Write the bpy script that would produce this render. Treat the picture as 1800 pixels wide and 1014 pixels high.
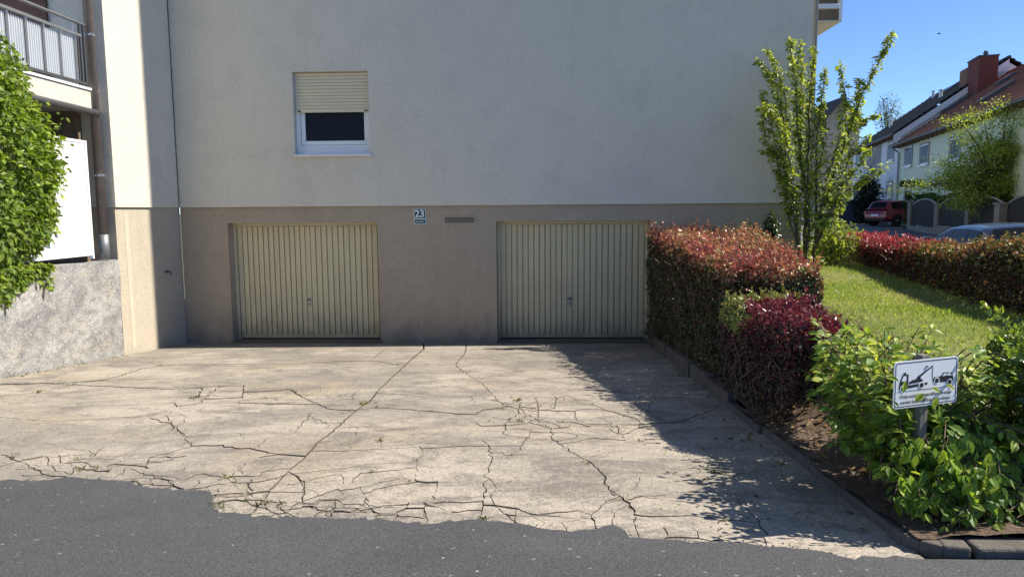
import bpy, bmesh, math, random
import numpy as np
from math import sin, cos, tan, radians, pi, atan2, sqrt
from mathutils import Vector, Matrix, Quaternion
from mathutils.geometry import delaunay_2d_cdt

random.seed(7)
RNG = np.random.default_rng(11)
SC = bpy.context.scene
COL = SC.collection
for o in list(bpy.data.objects):
    bpy.data.objects.remove(o, do_unlink=True)

# ------------------------------------------------------------------ camera
FPX, CX, CY = 1250.0, 900.0, 507.0          # focal length and centre in pixels of the 1800 px photograph
YAW, PITCH, ROLL = radians(2.0), radians(6.26), radians(0.43)
EYE = np.array([0.0, 0.0, 1.5])
FW = np.array([-sin(YAW) * cos(PITCH), cos(YAW) * cos(PITCH), -sin(PITCH)])
_R0 = np.array([cos(YAW), sin(YAW), 0.0])
_U0 = np.cross(_R0, FW)
RT = _R0 * cos(ROLL) - _U0 * sin(ROLL)
UP = _U0 * cos(ROLL) + _R0 * sin(ROLL)
cam = bpy.data.cameras.new('camera')
cam.sensor_width = 36.0
cam.lens = FPX / 1800.0 * 36.0
cam.clip_start = 0.05
cam.clip_end = 3000.0
cam_o = bpy.data.objects.new('camera', cam)
COL.objects.link(cam_o)
M = Matrix.Identity(4)
for i in range(3):
    M[i][0] = RT[i]; M[i][1] = UP[i]; M[i][2] = -FW[i]; M[i][3] = EYE[i]
cam_o.matrix_world = M
SC.camera = cam_o

# ------------------------------------------------------------------ sky, sun, exposure
SUN_EL, SUN_BACK = radians(46.5), radians(4.9)
SUN = Vector((cos(SUN_EL) * cos(SUN_BACK), cos(SUN_EL) * sin(SUN_BACK), sin(SUN_EL)))
w = bpy.data.worlds.new('World'); SC.world = w; w.use_nodes = True
nt = w.node_tree
bg = nt.nodes['Background']
sky = nt.nodes.new('ShaderNodeTexSky')
sky.sky_type = 'NISHITA'; sky.sun_disc = False
sky.sun_elevation = SUN_EL; sky.sun_rotation = atan2(SUN.x, SUN.y)
sky.air_density = 0.75; sky.dust_density = 0.0; sky.ozone_density = 7.0; sky.altitude = 1500
nt.links.new(sky.outputs[0], bg.inputs[0])
bg.inputs[1].default_value = 0.12
sl = bpy.data.lights.new('sun', 'SUN'); sl.energy = 5.0; sl.angle = radians(0.53); sl.color = (1.0, 0.93, 0.82)
so = bpy.data.objects.new('sun', sl); COL.objects.link(so)
so.rotation_mode = 'QUATERNION'; so.rotation_quaternion = SUN.to_track_quat('Z', 'Y'); so.location = (20, 5, 30)
SC.view_settings.view_transform = 'Standard'
SC.view_settings.look = 'None'
SC.view_settings.gamma = 1.0
SC.view_settings.use_curve_mapping = False
SC.view_settings.exposure = 0.78
SC.render.resolution_x = 1024; SC.render.resolution_y = 576

# ------------------------------------------------------------------ surveying helpers: sight lines cut with the planes things stand on
def ray(x, y):
    return FW + RT * (x - CX) / FPX - UP * (y - CY) / FPX
def onY(x, y, Y):
    d = ray(x, y); return EYE + d * (Y / d[1])
def onX(x, y, X):
    d = ray(x, y); return EYE + d * (X / d[0])
def onZ(x, y, Z):
    d = ray(x, y); return EYE + d * ((Z - EYE[2]) / d[2])
def onP(x, y, p, n):
    d = ray(x, y); n = np.array(n); return EYE + d * (((np.array(p) - EYE) @ n) / (d @ n))
SLOPE = 0.095
def zd(Y):
    return -0.76 + SLOPE * (12.0 - Y)
def onD(x, y):
    d = ray(x, y); return EYE + d * ((-0.76 + SLOPE * 12 - EYE[2]) / (d[2] + SLOPE * d[1]))
def sstep(a, b, x):
    t = np.clip((np.asarray(x, float) - a) / (b - a), 0, 1); return t * t * (3 - 2 * t)

# ------------------------------------------------------------------ materials
def N(nt, typ, **kw):
    n = nt.nodes.new(typ)
    for k, v in kw.items():
        setattr(n, k, v)
    return n
def new_mat(name):
    m = bpy.data.materials.new(name); m.use_nodes = True
    nt = m.node_tree
    return m, nt, nt.nodes['Principled BSDF'], nt.links.new
def c4(c):
    return (c[0], c[1], c[2], 1.0)
def noise(nt, L, vec, scale, detail=4, rough=0.55, dist=0.0):
    n = N(nt, 'ShaderNodeTexNoise'); n.inputs['Scale'].default_value = scale
    n.inputs['Detail'].default_value = detail; n.inputs['Roughness'].default_value = rough
    n.inputs['Distortion'].default_value = dist
    L(vec, n.inputs['Vector']); return n.outputs[0]
def ramp(nt, L, fac, lo, hi, ca=(0, 0, 0), cb=(1, 1, 1)):
    r = N(nt, 'ShaderNodeValToRGB')
    r.color_ramp.elements[0].position = lo; r.color_ramp.elements[0].color = c4(ca)
    r.color_ramp.elements[1].position = hi; r.color_ramp.elements[1].color = c4(cb)
    L(fac, r.inputs[0]); return r.outputs[0]
def mixc(nt, L, fac, a, b, blend='MIX'):
    m = N(nt, 'ShaderNodeMix', data_type='RGBA', blend_type=blend)
    for sock, v in ((m.inputs[0], fac), (m.inputs[6], a), (m.inputs[7], b)):
        if isinstance(v, (int, float)): sock.default_value = v
        elif isinstance(v, tuple): sock.default_value = c4(v)
        else: L(v, sock)
    return m.outputs[2]
def scaled(nt, L, vec, s):
    m = N(nt, 'ShaderNodeMapping'); m.inputs['Scale'].default_value = s
    L(vec, m.inputs['Vector']); return m.outputs[0]
def bump(nt, L, h, strength, dist, prev=None):
    b = N(nt, 'ShaderNodeBump'); b.inputs['Strength'].default_value = strength
    b.inputs['Distance'].default_value = dist
    L(h, b.inputs['Height'])
    if prev is not None: L(prev, b.inputs['Normal'])
    return b.outputs[0]
def surf(name, col, rough=0.8, layers=(), bumps=(), metal=0.0, spec=0.3, speck=None, obj=False):
    """layers: (noise scale or (sx,sy,sz) scale, lo, hi, colour, strength); bumps: (scale, strength, distance)"""
    m, nt, p, L = new_mat(name)
    if obj:
        vec = N(nt, 'ShaderNodeTexCoord').outputs['Object']
    else:
        vec = N(nt, 'ShaderNodeNewGeometry').outputs['Position']
    c = tuple(col)
    for (s, lo, hi, cc, k) in layers:
        if isinstance(s, tuple):
            f = noise(nt, L, scaled(nt, L, vec, s), 1.0, 7, 0.62, 0.4)
        else:
            f = noise(nt, L, vec, s, 7, 0.62, 0.3)
        f = ramp(nt, L, f, lo, hi)
        mm = N(nt, 'ShaderNodeMath', operation='MULTIPLY'); mm.inputs[1].default_value = k
        L(f, mm.inputs[0])
        c = mixc(nt, L, mm.outputs[0], c, tuple(cc))
    if isinstance(c, tuple): p.inputs['Base Color'].default_value = c4(c)
    else: L(c, p.inputs['Base Color'])
    p.inputs['Roughness'].default_value = rough
    p.inputs['Metallic'].default_value = metal
    p.inputs['Specular IOR Level'].default_value = spec
    prev = None
    for (s, st, di) in bumps:
        if isinstance(s, tuple): h = noise(nt, L, scaled(nt, L, vec, s), 1.0, 5, 0.6)
        else: h = noise(nt, L, vec, s, 5, 0.6)
        prev = bump(nt, L, h, st, di, prev)
    if prev is not None: L(prev, p.inputs['Normal'])
    return m

def leaf_mat(name, rough=0.45, trans=0.48, spec=0.35, tint=(1.35, 1.35, 0.5)):
    m, nt, p, L = new_mat(name)
    a = N(nt, 'ShaderNodeAttribute', attribute_name='Col')
    L(a.outputs['Color'], p.inputs['Base Color'])
    p.inputs['Roughness'].default_value = rough; p.inputs['Specular IOR Level'].default_value = spec
    t = N(nt, 'ShaderNodeBsdfTranslucent')
    L(mixc(nt, L, 1.0, a.outputs['Color'], tuple(tint), 'MULTIPLY'), t.inputs['Color'])
    mx = N(nt, 'ShaderNodeMixShader'); mx.inputs[0].default_value = trans
    L(p.outputs[0], mx.inputs[1]); L(t.outputs[0], mx.inputs[2])
    L(mx.outputs[0], nt.nodes['Material Output'].inputs['Surface'])
    return m

MT = {}
# main house: rough render (stucco)
def splash(nt, L, vec, c, z0, z1, k, cc):
    sx = N(nt, 'ShaderNodeSeparateXYZ'); L(vec, sx.inputs[0])
    mr = N(nt, 'ShaderNodeMapRange'); mr.inputs['From Min'].default_value = z0; mr.inputs['From Max'].default_value = z1; mr.inputs['To Min'].default_value = 0.34; mr.inputs['To Max'].default_value = -0.05; L(sx.outputs['Z'], mr.inputs['Value'])
    ad = N(nt, 'ShaderNodeMath', operation='ADD'); L(noise(nt, L, scaled(nt, L, vec, (3.0, 3.0, 1.6)), 1.0, 9, 0.75, 0.4), ad.inputs[0]); L(mr.outputs[0], ad.inputs[1])
    mo = N(nt, 'ShaderNodeMath', operation='MULTIPLY'); mo.inputs[1].default_value = k; L(ramp(nt, L, ad.outputs[0], 0.55, 0.85), mo.inputs[0])
    return mixc(nt, L, mo.outputs[0], c, cc)
def stucco(name, col, dirt, dirt2, streak=0.25, foot=None):
    m, nt, p, L = new_mat(name)
    vec = N(nt, 'ShaderNodeNewGeometry').outputs['Position']
    big = ramp(nt, L, noise(nt, L, vec, 0.45, 10, 0.74, 0.2), 0.42, 0.75)
    c = mixc(nt, L, big, col, dirt)
    mid = ramp(nt, L, noise(nt, L, vec, 1.9, 10, 0.76, 0.15), 0.50, 0.74)
    mm = N(nt, 'ShaderNodeMath', operation='MULTIPLY'); mm.inputs[1].default_value = 0.48; L(mid, mm.inputs[0])
    c = mixc(nt, L, mm.outputs[0], c, dirt2)
    st = ramp(nt, L, noise(nt, L, scaled(nt, L, vec, (9.0, 9.0, 0.35)), 1.0, 6, 0.65), 0.52, 0.8)
    ms = N(nt, 'ShaderNodeMath', operation='MULTIPLY'); ms.inputs[1].default_value = streak; L(st, ms.inputs[0])
    c = mixc(nt, L, ms.outputs[0], c, dirt2)
    if foot: c = splash(nt, L, vec, c, -0.8, -0.1, 0.5, foot)
    gr = ramp(nt, L, noise(nt, L, vec, 30, 6, 0.9), 0.34, 0.66, (0.80, 0.80, 0.80), (1.12, 1.12, 1.12))
    c = mixc(nt, L, 1.0, c, gr, 'MULTIPLY')
    L(c, p.inputs['Base Color'])
    p.inputs['Roughness'].default_value = 0.93; p.inputs['Specular IOR Level'].default_value = 0.15
    b = bump(nt, L, noise(nt, L, vec, 38, 6, 0.8), 0.8, 0.014)
    b = bump(nt, L, noise(nt, L, vec, 6, 3, 0.6), 0.25, 0.02, b)
    L(b, p.inputs['Normal'])
    return m
MT['stucco'] = stucco('stucco_cream', (0.70, 0.645, 0.53), (0.64, 0.59, 0.49), (0.52, 0.48, 0.41))
MT['stucco_base'] = stucco('stucco_tan', (0.50, 0.44, 0.34), (0.45, 0.39, 0.30), (0.33, 0.28, 0.22), 0.35)
MT['stucco_front'] = stucco('stucco_tan_front', (0.44, 0.36, 0.265), (0.39, 0.32, 0.24), (0.31, 0.255, 0.19), 0.3, (0.14, 0.125, 0.11))  # front base: darker tan than the wing base, dirt splashed at the foot
MT['stucco_plain'] = surf('render_pale', (0.62, 0.61, 0.58), 0.9, [(3, .4, .8, (.5, .5, .48), .5)], [(60, .3, .01)])

# concrete of the drive
def concrete():
    m, nt, p, L = new_mat('drive_concrete')
    vec = N(nt, 'ShaderNodeNewGeometry').outputs['Position']
    base = (0.455, 0.40, 0.33)
    def lay(c, sc, lo, hi, k, cc, det=9, ro=0.7, di=0.7):
        v_ = scaled(nt, L, vec, sc) if isinstance(sc, tuple) else vec
        f_ = ramp(nt, L, noise(nt, L, v_, 1.0 if isinstance(sc, tuple) else sc, det, ro, di), lo, hi)
        m_ = N(nt, 'ShaderNodeMath', operation='MULTIPLY'); m_.inputs[1].default_value = k; L(f_, m_.inputs[0])
        return mixc(nt, L, m_.outputs[0], c, cc)
    c = lay(base, (0.45, 0.7, 0.8), 0.45, 0.56, 1.0, (0.315, 0.283, 0.24))
    c = lay(c, (0.30, 0.45, 0.5), 0.52, 0.66, 0.7, (0.42, 0.34, 0.24), 5, 0.6, 1.0)
    c = lay(c, (1.1, 2.0, 1.0), 0.51, 0.60, 0.75, (0.165, 0.152, 0.138), 10, 0.78, 0.8)
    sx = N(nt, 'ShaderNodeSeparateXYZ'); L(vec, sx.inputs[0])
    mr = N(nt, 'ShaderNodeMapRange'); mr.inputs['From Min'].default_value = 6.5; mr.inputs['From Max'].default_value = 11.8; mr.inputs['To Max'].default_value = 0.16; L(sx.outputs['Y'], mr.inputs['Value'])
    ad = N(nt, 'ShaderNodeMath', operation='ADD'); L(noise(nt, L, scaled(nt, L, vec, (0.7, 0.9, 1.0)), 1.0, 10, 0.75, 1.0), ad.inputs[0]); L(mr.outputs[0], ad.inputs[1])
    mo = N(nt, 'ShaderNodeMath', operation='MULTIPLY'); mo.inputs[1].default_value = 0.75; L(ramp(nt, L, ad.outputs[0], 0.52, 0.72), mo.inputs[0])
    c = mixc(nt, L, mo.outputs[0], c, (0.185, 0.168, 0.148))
    c = lay(c, 2.2, 0.52, 0.60, 0.7, (0.19, 0.172, 0.15), 10, 0.78, 0.6)
    c = lay(c, 1.3, 0.58, 0.70, 0.6, (0.50, 0.43, 0.33), 8, 0.72, 1.0)
    c = lay(c, 11.0, 0.52, 0.68, 0.6, (0.17, 0.155, 0.135), 8, 0.82, 0.6)
    c = lay(c, 28.0, 0.52, 0.66, 0.5, (0.58, 0.50, 0.40), 6, 0.85, 0.4)
    c = lay(c, 33.0, 0.55, 0.68, 0.5, (0.15, 0.14, 0.125), 6, 0.85, 0.4)
    g = ramp(nt, L, noise(nt, L, vec, 70, 4, 0.85), 0.34, 0.66, (0.48, 0.47, 0.46), (1.22, 1.22, 1.20))
    c = mixc(nt, L, 0.9, c, g, 'MULTIPLY')
    v = N(nt, 'ShaderNodeTexVoronoi'); v.inputs['Scale'].default_value = 60; L(vec, v.inputs['Vector'])
    sp = ramp(nt, L, v.outputs['Color'], 0.84, 0.9)
    ms = N(nt, 'ShaderNodeMath', operation='MULTIPLY'); ms.inputs[1].default_value = 0.45; L(sp, ms.inputs[0])
    c = mixc(nt, L, ms.outputs[0], c, (0.12, 0.11, 0.10))
    L(c, p.inputs['Base Color'])
    p.inputs['Roughness'].default_value = 0.92; p.inputs['Specular IOR Level'].default_value = 0.2
    b = bump(nt, L, noise(nt, L, vec, 90, 4, 0.75), 0.6, 0.006)
    b = bump(nt, L, noise(nt, L, vec, 7, 5, 0.65), 0.4, 0.012, b)
    L(b, p.inputs['Normal'])
    return m
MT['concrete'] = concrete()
MT['crack_dirt'] = surf('crack_dirt', (0.125, 0.103, 0.076), 0.98, [(9, .5, .65, (.13, .105, .065), .8), (4, .58, .7, (.06, .07, .03), .8)], [(60, .6, .01)])
def asphalt(name, col, hi):
    m, nt, p, L = new_mat(name)
    vec = N(nt, 'ShaderNodeNewGeometry').outputs['Position']
    a = ramp(nt, L, noise(nt, L, vec, 0.9, 8, 0.7, 0.5), 0.35, 0.75)
    c = mixc(nt, L, a, col, hi)
    g = ramp(nt, L, noise(nt, L, vec, 110, 3, 0.8), 0.35, 0.75, (0.45, 0.45, 0.45), (1.6, 1.58, 1.55))
    c = mixc(nt, L, 1.0, c, g, 'MULTIPLY')
    v = N(nt, 'ShaderNodeTexVoronoi'); v.inputs['Scale'].default_value = 75; L(vec, v.inputs['Vector'])
    sp = ramp(nt, L, v.outputs['Color'], 0.92, 0.95)
    c = mixc(nt, L, sp, c, (0.20, 0.195, 0.19))
    v2 = N(nt, 'ShaderNodeTexVoronoi'); v2.inputs['Scale'].default_value = 9; L(vec, v2.inputs['Vector'])
    s2 = ramp(nt, L, v2.outputs['Distance'], 0.045, 0.055, (1, 1, 1), (0, 0, 0))
    s3 = ramp(nt, L, v2.outputs['Color'], 0.78, 0.80)
    c = mixc(nt, L, mixc(nt, L, 1.0, s2, s3, 'MULTIPLY'), c, (0.5, 0.49, 0.46))
    L(c, p.inputs['Base Color'])
    p.inputs['Roughness'].default_value = 0.8; p.inputs['Specular IOR Level'].default_value = 0.35
    b = bump(nt, L, noise(nt, L, vec, 120, 3, 0.75), 0.8, 0.006)
    L(b, p.inputs['Normal'])
    return m
MT['asphalt'] = asphalt('asphalt', (0.070, 0.071, 0.075), (0.100, 0.101, 0.106))
MT['asphalt_old'] = asphalt('asphalt_worn', (0.13, 0.128, 0.125), (0.18, 0.175, 0.17))
MT['soil'] = surf('bed_soil', (0.115, 0.078, 0.052), 0.97, [(9, .4, .7, (.19, .135, .095), .8), (40, .5, .7, (.07, .05, .035), .7)], [(45, .9, .02), (9, .6, .05)])
MT['lawn_soil'] = surf('lawn_turf', (0.16, 0.20, 0.055), 0.97, [(1.6, .42, .66, (.26, .25, .11), .8), (25, .45, .7, (.05, .07, .02), .6)], [(60, .8, .02)])
MT['ground'] = surf('far_ground', (0.11, 0.12, 0.06), 0.95, [(.05, .4, .6, (.14, .13, .09), .6)])
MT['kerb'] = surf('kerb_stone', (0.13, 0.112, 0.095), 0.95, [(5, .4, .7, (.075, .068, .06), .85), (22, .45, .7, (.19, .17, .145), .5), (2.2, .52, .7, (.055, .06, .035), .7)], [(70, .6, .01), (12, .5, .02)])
# retaining wall: flaking limewash on rough-cast
def retaining():
    m, nt, p, L = new_mat('retaining_render')
    vec = N(nt, 'ShaderNodeNewGeometry').outputs['Position']
    def lay(c, sc, lo, hi, k, cc, det=9, ro=0.7, di=0.5):
        v_ = scaled(nt, L, vec, sc) if isinstance(sc, tuple) else vec
        f_ = ramp(nt, L, noise(nt, L, v_, 1.0 if isinstance(sc, tuple) else sc, det, ro, di), lo, hi)
        m_ = N(nt, 'ShaderNodeMath', operation='MULTIPLY'); m_.inputs[1].default_value = k; L(f_, m_.inputs[0])
        return mixc(nt, L, m_.outputs[0], c, cc)
    c = lay((0.50, 0.485, 0.455), (1.6, 1.6, 2.6), 0.43, 0.58, 0.85, (0.25, 0.245, 0.24), 12, 0.78)
    c = lay(c, (2.6, 2.2, 4.0), 0.54, 0.64, 0.6, (0.46, 0.40, 0.30), 9, 0.72)
    c = lay(c, (5.0, 5.0, 7.0), 0.50, 0.62, 0.75, (0.19, 0.185, 0.175), 11, 0.82)
    c = lay(c, 22.0, 0.52, 0.64, 0.6, (0.62, 0.59, 0.53), 7, 0.8)
    g = ramp(nt, L, noise(nt, L, vec, 60, 4, 0.85), 0.34, 0.66, (0.40, 0.40, 0.40), (1.2, 1.2, 1.2))
    c = mixc(nt, L, 0.9, c, g, 'MULTIPLY')
    L(c, p.inputs['Base Color']); p.inputs['Roughness'].default_value = 0.95; p.inputs['Specular IOR Level'].default_value = 0.15
    b = bump(nt, L, noise(nt, L, vec, 60, 4, 0.75), 0.9, 0.015)
    b = bump(nt, L, noise(nt, L, vec, 9, 5, 0.65), 0.5, 0.03, b)
    L(b, p.inputs['Normal']); return m
MT['retaining'] = retaining()
def door_paint():
    m, nt, p, L = new_mat('door_paint')
    vec = N(nt, 'ShaderNodeNewGeometry').outputs['Position']
    c = mixc(nt, L, ramp(nt, L, noise(nt, L, vec, 1.1, 8, 0.7, 0.5), 0.35, 0.72), (0.64, 0.55, 0.335), (0.55, 0.475, 0.30))
    st = ramp(nt, L, noise(nt, L, scaled(nt, L, vec, (16, 16, 0.7)), 1.0, 7, 0.7), 0.5, 0.8)
    mm = N(nt, 'ShaderNodeMath', operation='MULTIPLY'); mm.inputs[1].default_value = 0.4; L(st, mm.inputs[0])
    c = mixc(nt, L, mm.outputs[0], c, (0.30, 0.27, 0.19))
    c = splash(nt, L, vec, c, -0.75, -0.1, 0.6, (0.20, 0.165, 0.115))
    ru = ramp(nt, L, noise(nt, L, vec, 11, 9, 0.78), 0.66, 0.72)
    c = mixc(nt, L, ru, c, (0.22, 0.15, 0.085))
    L(c, p.inputs['Base Color']); p.inputs['Roughness'].default_value = 0.55; p.inputs['Specular IOR Level'].default_value = 0.35
    L(bump(nt, L, noise(nt, L, vec, 30, 4, 0.6), 0.15, 0.004), p.inputs['Normal']); return m
MT['door'] = door_paint()
MT['dark'] = surf('dark_interior', (0.02, 0.02, 0.02), 0.9)
MT['rubber'] = surf('rubber', (0.03, 0.03, 0.032), 0.8, [(20, .4, .7, (.05, .048, .045), .6)])
MT['steel'] = surf('galvanised_steel', (0.42, 0.43, 0.44), 0.42, [(12, .4, .7, (.30, .30, .30), .6)], metal=0.8)
MT['dark_steel'] = surf('dark_steel', (0.10, 0.10, 0.105), 0.5, [(20, .4, .7, (.16, .14, .12), .5)], metal=0.5)
MT['copper'] = surf('painted_pipe', (0.20, 0.165, 0.15), 0.5, [((8, 8, .6), .4, .7, (.14, .115, .105), .7), (3, .5, .7, (.29, .26, .24), .6)], metal=0.15, spec=.5)
MT['zinc'] = surf('zinc_pipe', (0.28, 0.29, 0.30), 0.45, [((8, 8, .6), .4, .7, (.2, .2, .2), .7)], metal=0.55)
MT['pvc'] = surf('white_frame', (0.74, 0.75, 0.76), 0.35, [(5, .5, .8, (.62, .62, .62), .5)], spec=.5)
MT['sill'] = surf('sill_stone', (0.70, 0.70, 0.71), 0.5, [(9, .45, .7, (.55, .54, .52), .6)])
MT['shutter'] = surf('shutter_cream', (0.66, 0.585, 0.41), 0.5, [((.7, .7, 6), .4, .75, (.55, .49, .35), .6)], spec=.4)
m, nt, p, L = new_mat('window_glass')
p.inputs['Base Color'].default_value = (0.012, 0.013, 0.016, 1); p.inputs['Roughness'].default_value = 0.03
p.inputs['IOR'].default_value = 1.2; p.inputs['Specular IOR Level'].default_value = 0.5
vec = N(nt, 'ShaderNodeNewGeometry').outputs['Position']
L(bump(nt, L, noise(nt, L, vec, 1.2, 2, 0.5), 0.06, 0.05), p.inputs['Normal'])
MT['glass'] = m
MT['white_panel'] = surf('white_screen', (0.80, 0.80, 0.81), 0.5, [((1, 1, .3), .45, .75, (.70, .71, .73), .7)], spec=.3)
MT['corrugated'] = surf('corrugated_sheet', (0.50, 0.53, 0.56), 0.5, [((3, 3, .5), .4, .7, (.40, .42, .45), .6), (30, .5, .8, (.58, .6, .62), .4)], spec=.4)
MT['concrete_slab'] = surf('balcony_concrete', (0.55, 0.52, 0.46), 0.9, [(4, .4, .75, (.40, .38, .34), .7)], [(50, .4, .01)])
MT['brown_brick'] = surf('brown_boards', (0.12, 0.065, 0.05), 0.8, [((1, 1, 14), .4, .7, (.20, .12, .09), .7)])
MT['wood_old'] = surf('old_boards', (0.20, 0.15, 0.10), 0.85, [((14, 14, 1), .4, .7, (.11, .08, .055), .8)], [((30, 30, 2), .5, .01)])
MT['bark'] = surf('bark', (0.085, 0.065, 0.048), 0.95, [((18, 18, 3), .4, .7, (.15, .12, .09), .7)], [((35, 35, 6), .8, .02)])
MT['twig'] = surf('twig', (0.13, 0.085, 0.06), 0.9, [(30, .4, .7, (.20, .14, .10), .7)])
MT['sign_white'] = surf('sign_white', (0.80, 0.81, 0.82), 0.4, [(8, .5, .8, (.72, .73, .73), .5)], spec=.4)
MT['sign_black'] = surf('sign_black', (0.022, 0.024, 0.03), 0.45, [(30, .5, .8, (.04, .04, .045), .5)])
MT['sign_green'] = surf('enamel_green', (0.012, 0.055, 0.045), 0.25, [(40, .5, .8, (.02, .075, .06), .5)], spec=.5)
MT['enamel_white'] = surf('enamel_white', (0.74, 0.78, 0.78), 0.3, [(60, .5, .8, (.6, .64, .64), .5)], spec=.5)
MT['post_wood'] = surf('weathered_post', (0.20, 0.185, 0.165), 0.9, [((25, 25, 2), .4, .7, (.12, .11, .095), .8)], [((40, 40, 3), .7, .01)])
MT['leaf'] = leaf_mat('leaf')
MT['leaf_red'] = leaf_mat('leaf_red', 0.38, 0.28, 0.45, (1.35, 0.8, 0.7))
MT['leaf_gloss'] = leaf_mat('leaf_glossy', 0.30, 0.38, 0.5)
MT['grass'] = leaf_mat('grass_blade', 0.6, 0.35, 0.2)

# ------------------------------------------------------------------ mesh helpers
class MB:
    def __init__(s): s.v = []; s.f = []
    def add(s, vs, fs):
        b = len(s.v); s.v.extend([tuple(map(float, q)) for q in vs]); s.f.extend([tuple(b + i for i in f) for f in fs]); return s
    def box(s, x0, x1, y0, y1, z0, z1, fr=None):
        vs = [(x0, y0, z0), (x1, y0, z0), (x1, y1, z0), (x0, y1, z0), (x0, y0, z1), (x1, y0, z1), (x1, y1, z1), (x0, y1, z1)]
        if fr is not None: vs = [fr(q) for q in vs]
        return s.add(vs, [(0, 3, 2, 1), (4, 5, 6, 7), (0, 1, 5, 4), (1, 2, 6, 5), (2, 3, 7, 6), (3, 0, 4, 7)])
    def tube(s, pts, radii, n=8, cap=True):
        pts = [Vector(q) for q in pts]
        if not hasattr(radii, '__len__'): radii = [radii] * len(pts)
        b = len(s.v); ref = Vector((0.31, 0.77, 0.55)).normalized()
        for i, q in enumerate(pts):
            d = (pts[min(i + 1, len(pts) - 1)] - pts[max(i - 1, 0)])
            d = d.normalized() if d.length > 1e-9 else Vector((0, 0, 1))
            r = ref if abs(d.dot(ref)) < 0.95 else Vector((1, 0, 0))
            u = d.cross(r).normalized(); v = d.cross(u)
            for k in range(n):
                a = 2 * pi * k / n
                s.v.append(tuple(q + (u * cos(a) + v * sin(a)) * radii[i]))
        for i in range(len(pts) - 1):
            for k in range(n):
                s.f.append((b + i * n + k, b + i * n + (k + 1) % n, b + (i + 1) * n + (k + 1) % n, b + (i + 1) * n + k))
        if cap:
            s.f.append(tuple(b + k for k in range(n))[::-1]); s.f.append(tuple(b + (len(pts) - 1) * n + k for k in range(n)))
        return s
    def prism(s, poly, fr, d0, d1):
        """poly in local (u,v), fr maps (u,v,w) to the world, extruded from w=d0 to d1"""
        n = len(poly)
        vs = [fr((u, v, d0)) for u, v in poly] + [fr((u, v, d1)) for u, v in poly]
        fs = [tuple(range(n))[::-1], tuple(range(n, 2 * n))] + [(i, (i + 1) % n, n + (i + 1) % n, n + i) for i in range(n)]
        return s.add(vs, fs)
    def build(s, name, mat, parent=None, smooth=False, bevel=0.0, kind=None, segs=2, fixn=True):
        me = bpy.data.meshes.new(name)
        a = np.array(s.v)
        c = (a.min(0) + a.max(0)) / 2
        me.from_pydata([tuple(q) for q in (a - c)], [], s.f)
        if fixn:
            bm = bmesh.new(); bm.from_mesh(me); bmesh.ops.recalc_face_normals(bm, faces=bm.faces); bm.to_mesh(me); bm.free()
        if smooth:
            for q in me.polygons: q.use_smooth = True
        return place(name, me, mat, parent, c, bevel, kind, segs)
ROOT = {}
def place(name, me, mat, parent, c, bevel=0.0, kind=None, segs=2):
    o = bpy.data.objects.new(name, me)
    COL.objects.link(o)
    if mat is not None and not me.materials: me.materials.append(MT[mat] if isinstance(mat, str) else mat)
    c = Vector(c)
    WLOC[o.name] = c
    if parent is not None:
        o.parent = parent; o.location = c - WLOC[parent.name]
    else: o.location = c
    if bevel:
        b = o.modifiers.new('bevel', 'BEVEL'); b.width = bevel; b.segments = segs; b.limit_method = 'ANGLE'; b.angle_limit = radians(40)
    if kind: o['kind'] = kind
    return o
WLOC = {}
def thing(name, loc, label, cat, group=None):
    o = bpy.data.objects.new(name, None); COL.objects.link(o)
    o.location = loc; o.empty_display_size = 0.1
    WLOC[o.name] = Vector(loc); o['label'] = label; o['category'] = cat
    if group: o['group'] = group
    return o
def struct(o, label=None):
    o['kind'] = 'structure'
    if label: o['label'] = label
    return o
def tag(o, label, cat, group=None):
    o['label'] = label; o['category'] = cat
    if group: o['group'] = group
    return o
def fast_mesh(name, V, F, cols=None):
    """V (n,3), F (m,k) arrays"""
    me = bpy.data.meshes.new(name)
    n, m, k = len(V), len(F), F.shape[1]
    me.vertices.add(n); me.vertices.foreach_set('co', np.ascontiguousarray(V, dtype=np.float32).ravel())
    me.loops.add(m * k); me.loops.foreach_set('vertex_index', np.ascontiguousarray(F, dtype=np.int32).ravel())
    me.polygons.add(m); me.polygons.foreach_set('loop_start', np.arange(0, m * k, k, dtype=np.int32))
    try: me.polygons.foreach_set('loop_total', np.full(m, k, dtype=np.int32))
    except Exception: pass
    me.update(calc_edges=True)
    if cols is not None:
        a = me.color_attributes.new('Col', 'FLOAT_COLOR', 'POINT')
        a.data.foreach_set('color', np.ascontiguousarray(np.c_[cols, np.ones(n)], dtype=np.float32).ravel())
    return me
def unit(a):
    return a / np.maximum(np.linalg.norm(a, axis=-1, keepdims=True), 1e-9)
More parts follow.
